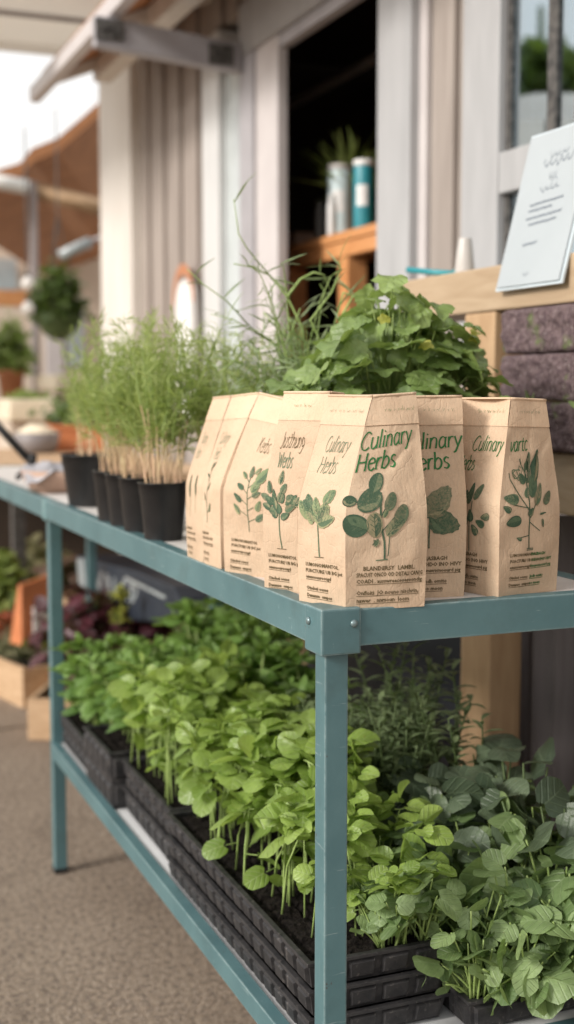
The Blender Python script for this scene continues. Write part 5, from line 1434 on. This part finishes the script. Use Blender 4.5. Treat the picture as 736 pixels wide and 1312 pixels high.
# orange crates behind the tub
def crate(label, px, py, Y, w, d, h, mat, rz):
    c = at(px, py, 'x', Y); r_ = empty('wooden_crate', c, label, 'crate', 'brown crates stacked under the table', rz)
    for k in range(2):
        z0 = h*(.04+.5*k); MB().box(-w, w, -d, -d+.015, z0, z0+h*.42).build('slat', mat, r_, .002); MB().box(-w, w, d-.015, d, z0, z0+h*.42).build('slat', mat, r_, .002)
        MB().box(-w, -w+.015, -d+.016, d-.016, z0, z0+h*.42).build('slat', mat, r_, .002); MB().box(w-.015, w, -d+.016, d-.016, z0, z0+h*.42).build('slat', mat, r_, .002)
    MB().box(-w+.016, w-.016, -d+.016, d-.016, 0, .012).build('base', mat, r_)
    return r_
crate('brown slatted crate right of the navy tub, lower of the stack', 285, 800, .90, .16, .26, .14, M['orange_wood'], .05)
crate('brown slatted crate on top, just under the table rail', 275, 752, .92, .15, .24, .12, M['orange_wood'], -.06)
# orange pack with a white tag, red and pink pots left of the leg
c_ = at(50, 822, 'y', 3.2)
op = empty('orange_pack', c_, 'orange packet with a white tag standing left of the far table leg', 'packet', rz=.4)
MB().hexa([V(p) for p in ((-.09, -.03, 0), (.09, -.03, 0), (-.09, .05, 0), (.09, .05, 0), (-.07, 0, .21), (.08, 0, .24), (-.07, .02, .21), (.08, .02, .24))]).build('packet_body', M['orange'], op, .006)
MB().box(-.045, .03, -.040, -.034, .0, .135).build('white_tag', M['white'], op)
c_ = at(18, 818, 'y', 3.6)
heap('red_flowers', 'reddish-orange flowering plants at the left edge under the table', 'flowers', c_, .17, .15, .14, 260, leaf_mat('red_flower_petal', (.20, .03, .015), (.55, .12, .05), (.5, .2, .1), .25, .5, 3), .035, 91)
heap('leafy_plant', 'green leafy plant at the left edge under the table end', 'plant', at(4, 775, 'y', 3.4), .10, .10, .26, 240, M['light_leaf'], .06, 92)
heap('grey_shrub', 'dull olive shrub behind the far table leg', 'plant', at(50, 765, 'y', 3.9), .18, .16, .30, 320, M['dry_leaf'], .05, 93)
heap('spotted_plant', 'brown and green mottled plant right of the far table leg', 'plant', at(90, 765, 'y', 3.6), .16, .16, .22, 240, M['red_leaf'], .045, 94)
bk = MB().box(-.02, .02, -1.6, 2.2, 0, .78)
tag(bk.build('back_board', M['navy']), 'dark board closing the space behind the staging', 'board').location = (1.02-.09, 5.9, 0)
dk = MB().box(-.45, .4, -.01, .01, 0, .80)  # added dark sheet, stands in for the deep shade under the bench
tag(dk.build('shade_sheet', M['dark_room']), 'dark sheet added for the shaded void below the far bench', 'shade sheet').location = (.72, 4.35, 0)

# ------------------------------------------------------------------ across the street (what the window glass mirrors)
def tree(label, x, y, H, R, seed):
    rg = random.Random(seed); r_ = empty('street_tree', (x, y, 0), label, 'tree', 'trees across the street')
    tr = MB(); tr.tube([(0, 0, 0), (.05, 0, H*.3), (0, .05, H*.55), (.08, 0, H*.85)], [.16, .12, .09, .03], 8)
    for k in range(7):
        d = rdir(rg, 10, 55); tr.tube([V((0, 0, H*.45)), V((0, 0, H*.5))+d*R*.5, V((0, 0, H*.6))+d*R], [.06, .04, .015], 6)
    tr.build('trunk', M['dark_stem'], r_)
    m = MB()
    for k in range(900):
        a = rg.uniform(0, 2*pi); e = rg.uniform(-.6, 1); c = sqrt(1-min(1, e*e)); q = R*rg.uniform(.5, 1)*(.85+.3*mnoise.noise(V((cos(a)*2+seed, sin(a)*2, e*2))))
        leaf(m, V((cos(a)*c*q, sin(a)*c*q, H*.68+e*q*.8)), rdir(rg, -40, 50), rdir(rg, -10, 90), .26, .2, 'ovate', .1, .2, 0, rg.random(), rg, 1, 7)
    m.build('crown', M['tree_leaf'], r_)
tree('broad leafy tree across the street, mirrored in the window glass', -5.5, 10.8, 6.1, .85, 1)
tree('second leafy tree across the street, farther down', -8.4, 9.2, 6.3, 1.1, 2)
um = empty('market_parasol', (-1.95, 5.35, 0), 'pale cream market parasol on the far side of the street', 'parasol')
MB().lathe([(1.1, 2.48), (.8, 2.62), (.4, 2.76), (.02, 2.84)], 8, cap0=False).build('parasol_cloth', M['canopy'], um)
MB().tube([(0, 0, .03), (0, 0, 2.82)], .025, 10).build('pole', M['dark_metal'], um)
MB().lathe([(.3, 0), (.3, .04), (.05, .07)], 20, cap1=True).build('base', M['dark_metal'], um)

# ------------------------------------------------------------------ light, sky, camera
EL, SX, SY = radians(27), -.97, -.21
w = bpy.data.worlds.new('World'); scene.world = w; w.use_nodes = True
nt = w.node_tree; N, L = nt.nodes, nt.links; bgd = N['Background']
sky = N.new('ShaderNodeTexSky'); sky.sky_type = 'NISHITA'; sky.sun_disc = False
sky.sun_elevation = EL; sky.sun_rotation = atan2(SX, SY); sky.dust_density = 3.0; sky.air_density = 1.0; sky.ozone_density = 1.0
hs = N.new('ShaderNodeHueSaturation'); hs.inputs['Saturation'].default_value = .45
L.new(sky.outputs[0], hs.inputs['Color'])
haze = mixc(N, L, .74, hs.outputs[0], (9.9, 9.7, 9.4))      # thin bright overcast veil
L.new(haze, bgd.inputs['Color'])
bgd.inputs['Strength'].default_value = .14
sl = bpy.data.lights.new('sun', 'SUN'); sl.energy = 3.4; sl.angle = radians(14); sl.color = (1, .95, .89)
so = bpy.data.objects.new('sun', sl); col.objects.link(so)
d = V((SX, SY, 0)).normalized()*cos(EL)+V((0, 0, sin(EL)))
so.rotation_euler = d.to_track_quat('Z', 'Y').to_euler(); so.location = (-4, -2, 6)

cam = bpy.data.cameras.new('camera'); co = bpy.data.objects.new('camera', cam); col.objects.link(co)
co.location = CAM; co.rotation_euler = (pi/2-TILT, 0, YAW)
cam.sensor_fit = 'VERTICAL'; cam.sensor_height = 36; cam.sensor_width = 36*736/1312
cam.lens = FPX/1312*36; cam.clip_start = .05; cam.clip_end = 300
cam.dof.use_dof = True; cam.dof.focus_distance = 1.46; cam.dof.aperture_fstop = 3.3
scene.camera = co
scene.view_settings.view_transform = 'Standard'; scene.view_settings.look = 'None'; scene.view_settings.exposure = 0
scene.cycles.use_denoising = True
scene.cycles.max_bounces = 8; scene.cycles.transparent_max_bounces = 12
